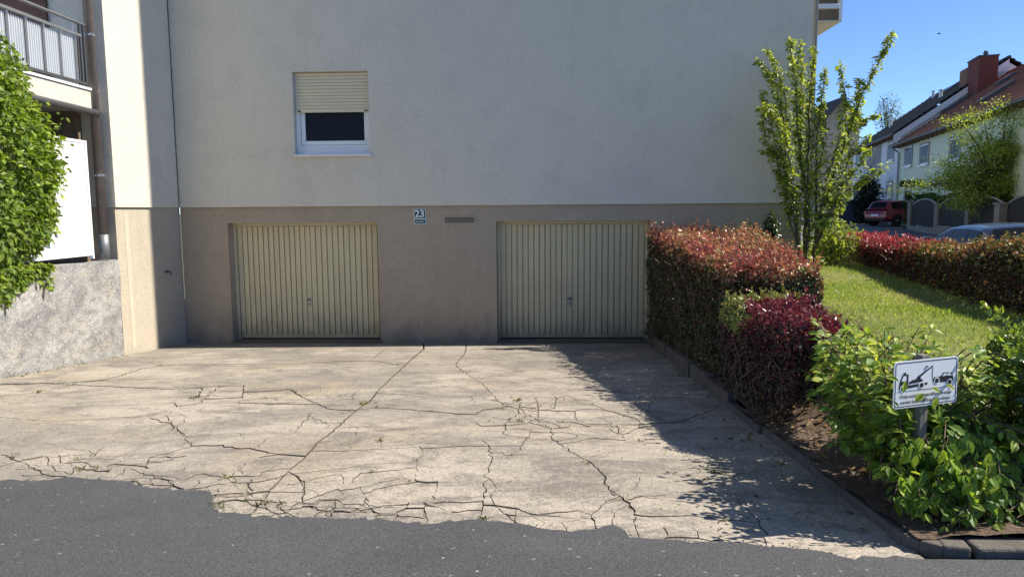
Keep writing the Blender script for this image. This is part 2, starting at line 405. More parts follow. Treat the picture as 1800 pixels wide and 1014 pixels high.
def leaves(name, P, NR, S, C, mat, parent, aspect=0.55, fold=0.3, D=None, kind='stuff', spread=0.9, droop=0.0):
    n = len(P); P = np.asarray(P, float)
    NR = unit(unit(np.asarray(NR, float)) + RNG.normal(0, spread, (n, 3)) * 0.6)
    if D is None: D = RNG.normal(0, 1, (n, 3))
    D = D + np.array([0, 0, -droop])
    D = unit(D - NR * (D * NR).sum(1, keepdims=True))
    B = np.cross(NR, D)
    S = np.asarray(S)[:, None]
    wv = S * aspect * 0.5
    V = np.empty((n, 4, 3))
    V[:, 0] = P; V[:, 2] = P + D * S - NR * S * 0.10
    mid = P + D * S * 0.45
    V[:, 1] = mid + B * wv + NR * wv * fold
    V[:, 3] = mid - B * wv + NR * wv * fold
    b = np.arange(n)[:, None] * 4
    F = np.concatenate([b + np.array([[0, 3, 2]]), b + np.array([[0, 2, 1]])], 0)
    cc = np.repeat(C, 4, axis=0)
    V = V.reshape(-1, 3); c = (V.min(0) + V.max(0)) / 2
    me = fast_mesh(name, V - c, F, cc)
    return place(name, me, mat, parent, c, kind=kind)
def lump(p, s=1.0, seed=0.0):
    x, y, z = p[..., 0] * s + seed, p[..., 1] * s + 1.7 * seed, p[..., 2] * s - seed
    return (np.sin(2.1 * x + 1.3 * np.sin(1.7 * y + z)) + np.sin(2.7 * y + 1.1 * np.sin(2.3 * z - x)) + np.sin(3.1 * z + 1.2 * np.sin(1.9 * x + y)) + 0.6 * np.sin(5.3 * x + 4.1 * z) + 0.6 * np.sin(4.7 * y - 5.1 * z)) / 4.2
def pal(n, stops, t, jitter=0.22):
    """colours from a palette list at parameter t in 0..1, with per-leaf brightness jitter"""
    stops = np.array(stops); k = len(stops) - 1
    t = np.clip(t, 0, 1) * k; i = np.minimum(t.astype(int), k - 1); f = (t - i)[:, None]
    c = stops[i] * (1 - f) + stops[i + 1] * f
    return np.clip(c * np.exp(RNG.normal(0, jitter, (n, 1))), 0.003, 0.8)
def in_poly(x, y, poly):
    r = np.zeros(len(x), bool); j = len(poly) - 1
    for i in range(len(poly)):
        xi, yi = poly[i]; xj, yj = poly[j]
        c = ((yi > y) != (yj > y)) & (x < (xj - xi) * (y - yi) / (yj - yi + 1e-12) + xi)
        r ^= c; j = i
    return r
def samp_poly(poly, n):
    a = np.array(poly); lo, hi = a.min(0), a.max(0); out = np.empty((0, 2))
    while len(out) < n:
        q = RNG.uniform(lo, hi, (n * 2, 2)); out = np.r_[out, q[in_poly(q[:, 0], q[:, 1], poly)]]
    return out[:n]
def edge_dist(q, poly):
    a = np.array(poly); b = np.roll(a, -1, 0); d = np.full(len(q), 9.0)
    for p0, p1 in zip(a, b):
        e = p1 - p0; t = np.clip(((q - p0) @ e) / (e @ e), 0, 1)[:, None]; d = np.minimum(d, np.linalg.norm(q - (p0 + e * t), axis=1))
    return d
def hedge_points(poly, zb, zt, n_top, n_side, n_in, bulge=0.07, depth=0.05, seed=0.0, lscale=1.6):
    """points and outward normals on a clipped hedge: top, flanks, inside. poly is counter-clockwise"""
    a = np.array(poly); ctr = a.mean(0)
    q = samp_poly(poly, n_top); P = np.c_[q, np.zeros(n_top)]
    P[:, 2] = zt(q[:, 0], q[:, 1]); P[:, 2] += bulge * lump(P, lscale, seed) - RNG.exponential(depth, n_top) - 0.16 * np.exp(-edge_dist(q, poly) / 0.10)
    NT = np.tile([0, 0, 1.0], (n_top, 1)); P0 = P
    b = np.roll(a, -1, 0); ln = np.linalg.norm(b - a, axis=1)
    k = RNG.choice(len(a), n_side, p=ln / ln.sum()); t = RNG.random(n_side)[:, None]
    q = a[k] * (1 - t) + b[k] * t
    d = unit(b - a)[k]; nn = np.c_[d[:, 1], -d[:, 0]]
    z0 = zb(q[:, 0], q[:, 1]); z1 = zt(q[:, 0], q[:, 1]); hh = RNG.random(n_side) ** 0.85
    P = np.c_[q, z0 + (z1 - z0) * hh]
    off = bulge * 1.3 * lump(P, lscale, seed + 3) - RNG.exponential(depth, n_side) - 0.14 * sstep(.72, 1.0, hh) ** 2
    P[:, :2] += nn * off[:, None]
    NS = np.c_[nn, np.full(n_side, 0.35)]; P1 = P
    q = samp_poly(poly, max(n_in, 1))[:n_in]
    z0 = zb(q[:, 0], q[:, 1]); z1 = zt(q[:, 0], q[:, 1])
    P = np.c_[q, z0 + (z1 - z0 - 0.05) * RNG.random(n_in)]
    return np.r_[P0, P1, P], np.r_[NT, NS, RNG.normal(0, 1, (n_in, 3))]
def shoots(poly, zt, n, hmin, hmax, per, lean=0.25):
    q = samp_poly(poly, n); base = np.c_[q, zt(q[:, 0], q[:, 1]) - 0.02]
    h = RNG.uniform(hmin, hmax, n) * RNG.random(n) ** 0.5
    d = unit(np.c_[RNG.normal(0, lean, (n, 2)), np.ones(n)])
    t = RNG.random((n, per))
    P = base[:, None, :] + d[:, None, :] * (h[:, None] * t)[..., None]
    D = unit(RNG.normal(0, 1, (n, per, 3)) * np.array([1, 1, .4]) + np.array([0, 0, .7]))
    sticks = [(base[i], base[i] + d[i] * h[i]) for i in range(n)]
    return P.reshape(-1, 3), D.reshape(-1, 3), np.repeat(h, per), sticks
def sticks_mesh(name, segs, r0, mat, parent, r1=None, kind='stuff'):
    r1 = r0 * .5 if r1 is None else r1
    A = np.array([s[0] for s in segs]); B = np.array([s[1] for s in segs]); n = len(A)
    d = unit(B - A); u = unit(np.cross(d, np.array([0.3, 0.8, 0.52]))); v = np.cross(d, u)
    V = np.empty((n, 6, 3))
    for k in range(3):
        a = 2 * pi * k / 3
        V[:, k] = A + (u * cos(a) + v * sin(a)) * r0; V[:, 3 + k] = B + (u * cos(a) + v * sin(a)) * r1
    b = np.arange(n)[:, None] * 6
    F = np.concatenate([b + np.array([[k, (k + 1) % 3, 3 + (k + 1) % 3, 3 + k]]) for k in range(3)], 0)
    V = V.reshape(-1, 3); c = (V.min(0) + V.max(0)) / 2
    return place(name, fast_mesh(name, V - c, F), mat, parent, c, kind=kind)
def text_mesh(txt, size, align='CENTER', space=1.0, xscale=1.0, bold=0.0):
    cu = bpy.data.curves.new('lettering', 'FONT'); cu.body = txt; cu.size = size; cu.align_x = align; cu.align_y = 'CENTER'
    cu.space_character = space; cu.offset = bold; cu.resolution_u = 3
    to = bpy.data.objects.new('lettering_tmp', cu); COL.objects.link(to)
    dg = bpy.context.evaluated_depsgraph_get()
    me = bpy.data.meshes.new_from_object(to.evaluated_get(dg))
    bpy.data.objects.remove(to, do_unlink=True); bpy.data.curves.remove(cu)
    me.materials.clear()
    for q in me.vertices: q.co.x *= xscale
    return me
def frame(origin, ex, ey, ez):
    o, a, b, c = (np.array(q, float) for q in (origin, ex, ey, ez))
    return lambda q: tuple(o + a * q[0] + b * q[1] + c * q[2])

# ================================================================== GROUND
def kerb_x(y):
    return 1.50 + (1.84 - 1.50) * (np.asarray(y, float) - 2.85) / 8.26
def hedge_x(y):
    return 4.75 + (np.asarray(y, float) - 7.0) * 0.165
def street_z(y):
    y = np.asarray(y, float)
    return np.where(y < 11, 0.15 - 0.31 * sstep(2.0, 11, y), -0.16 + 0.66 * sstep(9, 60, y))
def terr(x, y):
    x = np.asarray(x, float); y = np.asarray(y, float)
    zk = zd(y) + 0.055 + 0.08 * sstep(4.5, 8, y)
    Lz = 0.25 + 0.27 * sstep(2.9, 5.2, y) + 0.02 * np.sin(2.1 * x + 1.1 * y) + 0.10 * sstep(9, 13, y)
    z = zk + (Lz - zk) * sstep(0.05, 1.25, x - kerb_x(y))
    xb = hedge_x(np.maximum(y, 4.0)) + 0.35
    return z + (street_z(y) - 0.03 - z) * sstep(0.0, 1.0, x - xb)
def grid_mesh(name, xs, ys, zf, mat, skip=None):
    X, Y = np.meshgrid(xs, ys); V = np.c_[X.ravel(), Y.ravel(), zf(X.ravel(), Y.ravel())]
    nx, ny = len(xs), len(ys)
    i = (np.arange(ny - 1)[:, None] * nx + np.arange(nx - 1)[None, :]).ravel()
    F = np.c_[i, i + 1, i + nx + 1, i + nx]
    if skip is not None:
        ctr = V[F].mean(1); F = F[~skip(ctr[:, 0], ctr[:, 1])]
    me = fast_mesh(name, V, F)
    for q in me.polygons: q.use_smooth = True
    return struct(place(name, me, mat, None, (0, 0, 0)))

gb = MB(); gb.add([(-900, -900, -1.4), (900, -900, -1.4), (900, 1400, -1.4), (-900, 1400, -1.4)], [(0, 1, 2, 3)])
struct(gb.build('ground', 'ground'))
# the street on the right, rising away from the corner
xs = np.r_[np.linspace(5.0, 20, 31), np.linspace(22, 90, 18)]; ys = np.r_[np.linspace(2.46, 20, 36), np.linspace(22, 160, 40)]
grid_mesh('street', xs, ys, lambda x, y: street_z(y) + 0.0 * x, 'asphalt_old')
# lawn and planting bed
def lawn_skip(x, y):
    return (x < kerb_x(y) + 0.40) | (y < 3.2) | ((y > 12.08) & (x < 4.40))
grid_mesh('lawn', np.linspace(1.4, 8.2, 69), np.r_[2.79, np.linspace(2.88, 34, 250)], terr, 'lawn_soil', lawn_skip)
def bed_skip(x, y):
    w_ = 0.95 + 0.55 * sstep(5, 11, y) + 0.1 * np.sin(3 * y) + 6 * sstep(4.3, 3.9, y)
    return (x < kerb_x(y) + 0.02) | (x > kerb_x(y) + w_)
grid_mesh('planting_bed', np.linspace(1.4, 6.6, 80), np.r_[2.79, np.linspace(2.86, 11.9, 120)], lambda x, y: terr(x, y) + 0.012 + 0.012 * np.sin(23 * x) * np.sin(19 * y + 7 * x), 'soil', bed_skip)
# terrace on the left behind the retaining wall
tb = MB(); tb.add([(-20, 3.0, 0.79), (-6.35, 3.0, 0.79), (-6.35, 10.14, 0.79), (-20, 10.14, 0.79)], [(0, 1, 2, 3)])
struct(tb.build('terrace', 'soil'))

# ---- asphalt of the front road with its ragged edge over the concrete
edge_px = [(0, 848), (60, 850), (120, 843), (165, 846), (235, 853), (262, 862), (330, 866), (373, 868), (375, 880), (378, 892), (386, 904), (435, 910), (500, 914), (582, 916), (663, 916),
           (688, 922), (761, 926), (786, 920), (851, 919), (908, 925), (973, 937), (1022, 938), (1063, 931), (1080, 928), (1098, 932), (1106, 947), (1128, 952), (1226, 959), (1308, 963), (1430, 973), (1500, 985)]
ed = [(-60, 3.9), (-12, 3.85), (-6.0, 3.8), (-4.2, 3.75)] + [tuple(onD(*q)[:2]) for q in edge_px] + [(1.40, 2.72), (1.50, 2.69)]
ed2 = []
for (a, b) in zip(ed[:-1], ed[1:]):
    ln = math.hypot(b[0] - a[0], b[1] - a[1]); k = max(1, int(ln / 0.035)) if ln < 3 else 8
    for i in range(k):
        t = i / k; j = 0.012 if ln < 3 else 0
        ed2.append((a[0] + (b[0] - a[0]) * t + random.gauss(0, j * .5), a[1] + (b[1] - a[1]) * t + random.gauss(0, j)))
ed2.append(ed[-1])
rb = MB()
ring = ed2 + [(5.0, 2.69), (90, 2.69), (90, 2.4), (-60, 2.4)]
top = [(x, y, zd(y) + 0.016) for x, y in ring]
low = [(x, y, zd(y) - 0.02) for x, y in ring]
n = len(ring)
rb.add(top + low, [tuple(range(n))[::-1]] + [(i, (i + 1) % n, n + (i + 1) % n, n + i) for i in range(n - 2)])
z4 = zd(2.4) + 0.016
rb.add([(-60, -40, z4), (90, -40, z4), (90, 2.4, z4), (-60, 2.4, z4)], [(0, 1, 2, 3)])
struct(rb.build('road', 'asphalt'))

gp = []
for (x, y) in ed2:
    if -4.5 < x < 1.5:
        for k in range(random.randint(2, 6)):
            gx, gy_ = x + random.gauss(0, .03), y + abs(random.gauss(0, .035)) - .01; gp.append((gx, gy_, zd(gy_) + .003, random.uniform(.002, .007)))
gb_ = MB()
for (x, y, z, r_) in gp:
    t_ = random.uniform(0, 6); gb_.add([(x + r_ * cos(t_ + k * 2.09), y + r_ * sin(t_ + k * 2.09), z) for k in range(3)] + [(x, y, z + r_)], [(0, 1, 3), (1, 2, 3), (2, 0, 3)])
MT['grit'] = surf('grit', (.11, .105, .10), .95, [(60, .4, .6, (.30, .27, .22), .8)])
tag(gb_.build('road_grit', 'grit', None, kind='stuff'), 'loose grit crumbling along the edge of the asphalt', 'grit')
# ---- the drive: cracked concrete, every piece between the cracks its own slab
A = (0, 600); B = (500, 600); Cc = (900, 600); S_ = 2.45
def cv(o, pts): return [tuple(onD(o[0] + x / S_, o[1] + y / S_)[:2]) for x, y in pts]
CR = []                 # (points, width)
XL, YT, YB = -6.06, 11.99, 2.46
def kx(y): return float(kerb_x(y)) + 0.03
def crack(o, pts, w_=0.011, left=None, right=None, up=False):
    q = cv(o, pts)
    if left is not None: q = [(XL, left), ((XL + q[0][0]) / 2, (left + q[0][1]) / 2 + .06)] + q
    if right is not None: q = q + [((kx(right) + q[-1][0]) / 2, (right + q[-1][1]) / 2 - .05), (kx(right), right)]
    if up: q = [(q[0][0] - .15, YT), (q[0][0] - .02, (YT + q[0][1]) / 2)] + q
    CR.append((q, w_))
# the long joint
CR.append((cv(A, [(1050, 775), (1070, 755), (1130, 685), (1160, 645), (1230, 570), (1300, 510), (1370, 435)]) + cv(B, [(190, 400), (300, 305), (370, 255), (400, 215), (500, 120), (600, 32)]) + [(-1.95, YT)], 0.019))
crack(A, [(0, 325), (130, 335), (210, 342), (360, 335), (480, 325), (600, 322), (710, 318), (760, 312), (800, 295), (900, 298), (1080, 292), (1250, 297), (1335, 300)], .012, left=6.6)
crack(A, [(0, 490), (180, 490), (350, 488), (500, 475), (650, 462), (820, 448), (930, 447), (1090, 465), (1160, 480), (1295, 494)], left=5.2)
crack(A, [(820, 448), (910, 445), (1130, 418), (1260, 400), (1285, 375), (1300, 350), (1345, 305)])
crack(A, [(715, 318), (740, 360), (785, 395), (825, 448)])
crack(A, [(100, 225), (150, 218), (250, 200), (330, 188), (450, 165), (540, 142), (610, 118), (700, 105)])
crack(A, [(-140, 190), (60, 183), (215, 180), (330, 188), (460, 192), (600, 198), (740, 205), (860, 198), (950, 190), (1050, 190), (1130, 205), (1250, 207), (1380, 210), (1470, 213), (1560, 212), (1625, 212)], .012, left=8.9)
crack(A, [(750, 262), (800, 255), (850, 240), (870, 200)], .016)
crack(A, [(750, 262), (760, 280), (870, 262), (1000, 262), (1150, 268), (1300, 270), (1400, 272), (1480, 275)])
crack(A, [(1050, 190), (1045, 240), (1030, 262)])
crack(A, [(1250, 207), (1300, 240), (1350, 262), (1420, 290), (1500, 298)])
crack(A, [(1300, 240), (1390, 210)])
crack(A, [(825, 448), (720, 480), (640, 500), (625, 555), (620, 575), (560, 600), (490, 612)])
crack(A, [(620, 575), (740, 582), (790, 598), (900, 590), (1000, 582), (1100, 580), (1225, 575)], .013)
crack(A, [(1240, 560), (1290, 585), (1312, 612), (1305, 670), (1300, 690)])
crack(A, [(990, 582), (1050, 540), (1110, 500), (1160, 482)])
crack(A, [(1030, 555), (1055, 580)])
crack(A, [(640, 515), (690, 518), (730, 500)])
crack(A, [(-200, 540), (0, 540), (130, 530), (200, 535), (300, 575), (420, 585), (490, 612)], left=4.7)
crack(A, [(-200, 595), (0, 590), (100, 575), (190, 575), (300, 585)], left=4.2)
crack(A, [(30, 490), (50, 510), (110, 520), (145, 545), (190, 575)]); crack(A, [(200, 492), (205, 535)]); crack(A, [(145, 545), (70, 550), (0, 565)])
crack(A, [(300, 575), (330, 540), (480, 545), (560, 548), (625, 555)]); crack(A, [(510, 585), (540, 548)]); crack(A, [(260, 490), (262, 525), (330, 540)])
crack(A, [(100, 575), (130, 610)]); crack(A, [(300, 590), (330, 630)]); crack(A, [(420, 585), (470, 560), (480, 545)])
crack(A, [(920, 695), (1010, 682), (1130, 685), (1220, 690), (1300, 692), (1390, 685), (1470, 678)])
crack(A, [(950, 590), (1000, 605), (1080, 655), (1135, 680)]); crack(A, [(800, 645), (920, 660), (1080, 655), (1160, 643)])
crack(A, [(1080, 655), (1070, 610), (1085, 582)]); crack(A, [(860, 594), (820, 645)]); crack(A, [(700, 582), (740, 615), (800, 645)])
crack(A, [(920, 660), (960, 620), (1000, 605)]); crack(A, [(650, 590), (655, 625)]); crack(A, [(560, 600), (650, 590), (740, 582)])
crack(A, [(740, 615), (690, 640)]); crack(A, [(870, 655), (900, 625), (935, 600)])
crack(A, [(1300, 692), (1360, 715), (1430, 755)]); crack(A, [(1110, 690), (1190, 740), (1230, 770)]); crack(A, [(1270, 695), (1230, 740)]); crack(A, [(1190, 695), (1230, 740)])
crack(A, [(1430, 755), (1445, 690)]); crack(A, [(1130, 770), (1190, 740)]); crack(A, [(1270, 735), (1275, 775)]); crack(A, [(1230, 740), (1290, 735), (1360, 715)]); crack(A, [(1360, 755), (1390, 730)])
crack(A, [(1060, 430), (1040, 395), (960, 398), (830, 412)], .006); crack(A, [(1090, 465), (1160, 415)]); crack(A, [(1280, 402), (1430, 425)]); crack(A, [(1285, 376), (1400, 372), (1440, 376)])
crack(A, [(1345, 330), (1370, 350), (1460, 352)], .008); crack(A, [(1300, 350), (1390, 320), (1480, 318)], .008)
crack(A, [(-140, 380), (0, 425), (70, 400)], .006); crack(A, [(860, 262), (900, 225), (950, 190)])
crack(B, [(400, 225), (520, 228), (650, 230), (780, 237), (900, 232), (1000, 240), (1100, 240), (1225, 236), (1310, 240), (1400, 252)], right=7.9)
crack(B, [(420, 212), (500, 205), (560, 222), (600, 229)], .008); crack(B, [(290, 260), (300, 225), (330, 210)], .008)
crack(B, [(735, 100), (755, 118), (800, 150), (850, 180), (880, 212), (905, 235)], up=True)
crack(B, [(320, 292), (390, 285), (500, 290), (620, 300), (720, 310), (820, 315), (900, 322), (1000, 330)])
crack(B, [(820, 315), (850, 295), (940, 285), (1000, 262), (1015, 240)])
crack(B, [(135, 468), (250, 470), (400, 462), (550, 455), (700, 440), (850, 425), (935, 400), (960, 345), (1005, 310), (1015, 265), (1005, 245)], .013)
crack(B, [(935, 400), (1040, 415), (1150, 420), (1180, 435), (1225, 465), (1320, 520), (1370, 570), (1390, 620), (1430, 655), (1470, 685), (1500, 720), (1510, 790), (1520, 830)], .014)
crack(B, [(850, 425), (880, 445), (890, 510), (865, 600), (860, 650), (855, 700), (830, 768)], .013)
crack(B, [(860, 640), (890, 660), (905, 705), (960, 750), (1000, 790)], .012)
crack(B, [(890, 530), (980, 490), (1020, 450), (1045, 415)]); crack(B, [(890, 475), (990, 480), (1070, 490)], .006)
crack(B, [(-10, 690), (70, 690), (220, 680), (350, 675), (470, 683), (600, 692), (720, 690), (855, 692)])
crack(B, [(600, 695), (680, 725), (760, 755), (830, 772), (835, 800)]); crack(B, [(600, 695), (605, 740), (615, 800)]); crack(B, [(545, 692), (490, 750), (450, 790)])
crack(B, [(220, 680), (200, 755)]); crack(B, [(360, 675), (310, 730), (200, 755), (90, 775)]); crack(B, [(310, 735), (400, 740), (500, 755), (610, 760)]); crack(B, [(340, 680), (380, 720), (395, 740)])
crack(B, [(30, 562), (75, 600), (85, 650), (75, 690)]); crack(B, [(590, 455), (575, 560), (560, 600)], .005); crack(B, [(410, 462), (430, 400)], .005)
crack(B, [(915, 705), (1000, 720), (1060, 740), (1120, 780), (1225, 772), (1330, 745)]); crack(B, [(1000, 722), (995, 785)]); crack(B, [(1120, 780), (1100, 800), (1090, 830)]); crack(B, [(1060, 740), (1200, 745)])
crack(B, [(905, 235), (940, 275), (1010, 290), (1080, 330), (1150, 380), (1150, 420)]); crack(B, [(960, 350), (1060, 350), (1150, 375), (1225, 395), (1265, 402), (1250, 418), (1180, 428)])
crack(B, [(1080, 240), (1095, 280), (1090, 335)]); crack(B, [(1170, 238), (1165, 290), (1100, 295), (1015, 288)]); crack(B, [(1080, 330), (1150, 350), (1200, 375)]); crack(B, [(1100, 295), (1250, 300), (1255, 335), (1300, 355), (1420, 355), (1520, 360), (1640, 350)])
crack(B, [(1170, 265), (1240, 262), (1310, 240)], .008); crack(B, [(1310, 262), (1380, 295), (1520, 335)], .008); crack(B, [(1050, 415), (1060, 380), (1150, 378)], .008); crack(B, [(960, 385), (1000, 372), (1060, 380)], .008)
crack(B, [(905, 265), (960, 262), (1010, 262)], .008); crack(B, [(1250, 300), (1300, 290), (1380, 295)], .008); crack(B, [(1200, 350), (1255, 335)], .008)
crack(B, [(1470, 685), (1540, 665), (1660, 655), (1760, 645)]); crack(B, [(1470, 685), (1680, 685), (1830, 695), (1960, 690)], .008, right=3.75)
crack(B, [(1430, 355), (1445, 400), (1470, 425)]); crack(B, [(1225, 440), (1320, 415), (1470, 425), (1580, 440), (1690, 440)]); crack(B, [(1385, 610), (1375, 575), (1530, 580), (1680, 590), (1810, 600)], .007, right=4.3)
crack(B, [(1440, 668), (1380, 690), (1325, 745), (1340, 785), (1330, 815)]); crack(B, [(1325, 745), (1420, 740), (1505, 735)]); crack(B, [(1420, 742), (1415, 800), (1450, 815)]); crack(B, [(1205, 772), (1200, 815)])
crack(B, [(1430, 735), (1470, 700), (1500, 722)], .008); crack(B, [(1510, 800), (1630, 800), (1830, 800), (1880, 770), (1990, 765)]); crack(B, [(1645, 800), (1645, 870)]); crack(B, [(1760, 803), (1810, 850)]); crack(B, [(1530, 848), (1645, 845), (1880, 850), (1960, 860)])
crack(B, [(1960, 690), (2030, 760), (2080, 830), (2080, 880)]); crack(B, [(1880, 770), (1870, 850)]); crack(B, [(1500, 640), (1520, 665), (1540, 665)], .006); crack(B, [(1600, 240), (1560, 300), (1640, 350)], .007)
crack(B, [(1000, 170), (1120, 160), (1240, 170)], .006); crack(B, [(850, 180), (760, 190), (640, 195)], .006)
crack(B, [(0, 100), (120, 90), (260, 86), (400, 84), (500, 105)], .007); crack(B, [(430, 36), (380, 75)], .010)
crack(B, [(1690, 440), (1790, 470), (1900, 460)], .007, right=5.2); crack(B, [(1640, 350), (1700, 345)], .007, right=6.2)
crack(A, [(700, 105), (950, 98), (1225, 100)], .006)
bound = [[(XL, YT), (kx(YT), YT)], [(kx(YT), YT), (kx(2.63), 2.63)], [(kx(2.63), 2.63)] + [(q[0], q[1] - .06) for q in ed[::-1] if XL < q[0] < 1.45] + [(XL, 3.74)], [(XL, 3.74), (XL, YT)]]
def resample(pts, step, jit):
    out = [pts[0]]
    for a, b in zip(pts[:-1], pts[1:]):
        dx, dy = b[0] - a[0], b[1] - a[1]; ln = math.hypot(dx, dy); k = max(1, int(round(ln / step)))
        for i in range(1, k + 1):
            t = i / k; j = random.gauss(0, jit) if i < k else random.gauss(0, jit * .4)
            out.append((a[0] + dx * t - dy / max(ln, 1e-6) * j, a[1] + dy * t + dx / max(ln, 1e-6) * j))
    return out
rc = random.Random(21)
for k in range(120):                      # hairline side branches off the big cracks
    src, wd = rc.choice([c_ for c_ in CR if c_[1] >= .010 and len(c_[0]) > 2]); i = rc.randrange(1, len(src) - 1); q = src[i]
    if not (XL + .3 < q[0] < kx(q[1]) - .2 and 3.2 < q[1] < 10.5): continue
    a0 = rc.uniform(0, 2 * pi); pts = [q]
    for j in range(rc.randint(3, 7)):
        a0 += rc.gauss(0, .35); st_ = rc.uniform(.06, .14); q = (q[0] + cos(a0) * st_ * 1.5, q[1] + sin(a0) * st_); pts.append(q)
    CR.append((pts, .006))
lines = [(resample(p, 0.045, 0.008 if wd < .018 else 0.003), wd) for p, wd in CR] + [(resample(p, 0.06, 0), 0.004) for p in bound]
nb = len(bound)
def clampin(q):
    y = min(max(q[1], YB), YT); return (min(max(q[0], XL), kx(y)), y)
lines = [([clampin(q) for q in pts], wd) if k < len(lines) - nb else (pts, wd) for k, (pts, wd) in enumerate(lines)]
# snap loose ends on to a neighbouring crack
for k, (pts, wd) in enumerate(lines[:-nb]):
    for e in (0, -1):
        best, bd = None, 0.14
        for k2, (p2, _) in enumerate(lines):
            if k2 == k: continue
            for q in p2:
                d = math.hypot(q[0] - pts[e][0], q[1] - pts[e][1])
                if d < bd: best, bd = q, d
        if best: pts[e] = best
vid = {}; vco = []; edges = []; ew = []
def vidx(q):
    key = (round(q[0], 4), round(q[1], 4))
    if key not in vid: vid[key] = len(vco); vco.append(Vector(key))
    return vid[key]
for pts, wd in lines:
    for a, b in zip(pts[:-1], pts[1:]):
        i, j = vidx(a), vidx(b)
        if i != j: edges.append((i, j)); ew.append(wd)
rv, re, rf, ov, oe, of = delaunay_2d_cdt(vco, edges, [], 2, 1e-4)
def comps(nv, es):
    par = list(range(nv))
    def fd(a):
        while par[a] != a: par[a] = par[par[a]]; a = par[a]
        return a
    for a, b in es: par[fd(a)] = fd(b)
    return fd
kept = [(tuple(e), max(ew[k] for k in o_)) for e, o_ in zip(re, oe) if len(o_)]
re = [e for e, _ in kept]; rw = [q for _, q in kept]
while True:
    fd = comps(len(rv), re); used = sorted({a for e in re for a in e})
    grp = {}
    for a in used: grp.setdefault(fd(a), []).append(a)
    if len(grp) < 2: break
    gl = sorted(grp.values(), key=len); a0 = gl[0]; inside = set(a0)
    oth = [b for b in used if b not in inside]
    ob = np.array([rv[b] for b in oth]); best = None
    for a in a0:
        d = ((ob - np.array(rv[a])) ** 2).sum(1); k = int(d.argmin())
        if best is None or d[k] < best[0]: best = (d[k], a, oth[k])
    re.append((best[1], best[2])); rw.append(0.004)
adj = {}; wmap = {}
for (a, b), wd in zip(re, rw):
    adj.setdefault(a, []).append(b); adj.setdefault(b, []).append(a); wmap[(a, b)] = wmap[(b, a)] = wd
for a in adj:
    adj[a] = sorted(set(adj[a]), key=lambda b: atan2(rv[b].y - rv[a].y, rv[b].x - rv[a].x))
seen = set(); loops_ = []
for a in adj:
    for b in adj[a]:
        if (a, b) in seen: continue
        lp = []; u, v = a, b
        while (u, v) not in seen:
            seen.add((u, v)); lp.append(u); r = adj[v]; u, v = v, r[(r.index(u) - 1) % len(r)]
        loops_.append(lp)
drive = thing('driveway', (0, 7, -0.4), '', '')
for k in ('label', 'category'): del drive[k]
struct(drive)
fb = MB(); fb.add([(XL - .3, YB, zd(YB) - .026), (kx(YB) + .1, YB, zd(YB) - .026), (kx(12.3) + .1, 12.3, zd(12.3) - .026), (XL - .3, 12.3, zd(12.3) - .026)], [(0, 1, 2, 3)])
fb.build('crack_bed', 'crack_dirt', drive)
def offs(lp):
    n = len(lp); out = []
    for i in range(n):
        p, v, q = rv[lp[i - 1]], rv[lp[i]], rv[lp[(i + 1) % n]]
        d1 = (v - p).normalized(); d2 = (q - v).normalized()
        w1 = wmap[(lp[i - 1], lp[i])] / 2; w2 = wmap[(lp[i], lp[(i + 1) % n])] / 2
        n1 = Vector((-d1.y, d1.x)); n2 = Vector((-d2.y, d2.x))
        if lp[i - 1] == lp[(i + 1) % n]:
            out.append(v + n1 * w1 * .6); out.append(v + d1 * w1 * .5); out.append(v + n2 * w2 * .6); continue
        c_ = n1.dot(n2); b_ = n1 + n2
        if b_.length < .35: out.append(v + n1 * w1); out.append(v + n2 * w2); continue
        gw_ = 0.40 + 0.135 * max(0., v.y - 3.0); w1 *= gw_; w2 *= gw_
        h = min((w1 + w2) / 2 / max((1 + c_) / 2, .12) ** .5, 2.5 * max(w1, w2))
        out.append(v + b_.normalized() * h)
    return out
slabs = []
for lp in loops_:
    ar = sum(rv[lp[i - 1]].x * rv[lp[i]].y - rv[lp[i]].x * rv[lp[i - 1]].y for i in range(len(lp))) / 2
    if ar > 0.00015: slabs.append((ar, lp))
slabs.sort(key=lambda s_: -s_[0])
def wind(q, poly):
    """winding number of points q about a closed polygon"""
    a = poly; b = np.roll(poly, -1, 0); w_ = np.zeros(len(q))
    for (x0, y0), (x1, y1) in zip(a, b):
        il = (x1 - x0) * (q[:, 1] - y0) - (q[:, 0] - x0) * (y1 - y0)
        w_ += ((y0 <= q[:, 1]) & (y1 > q[:, 1]) & (il > 0)).astype(float) - ((y0 > q[:, 1]) & (y1 <= q[:, 1]) & (il < 0))
    return w_
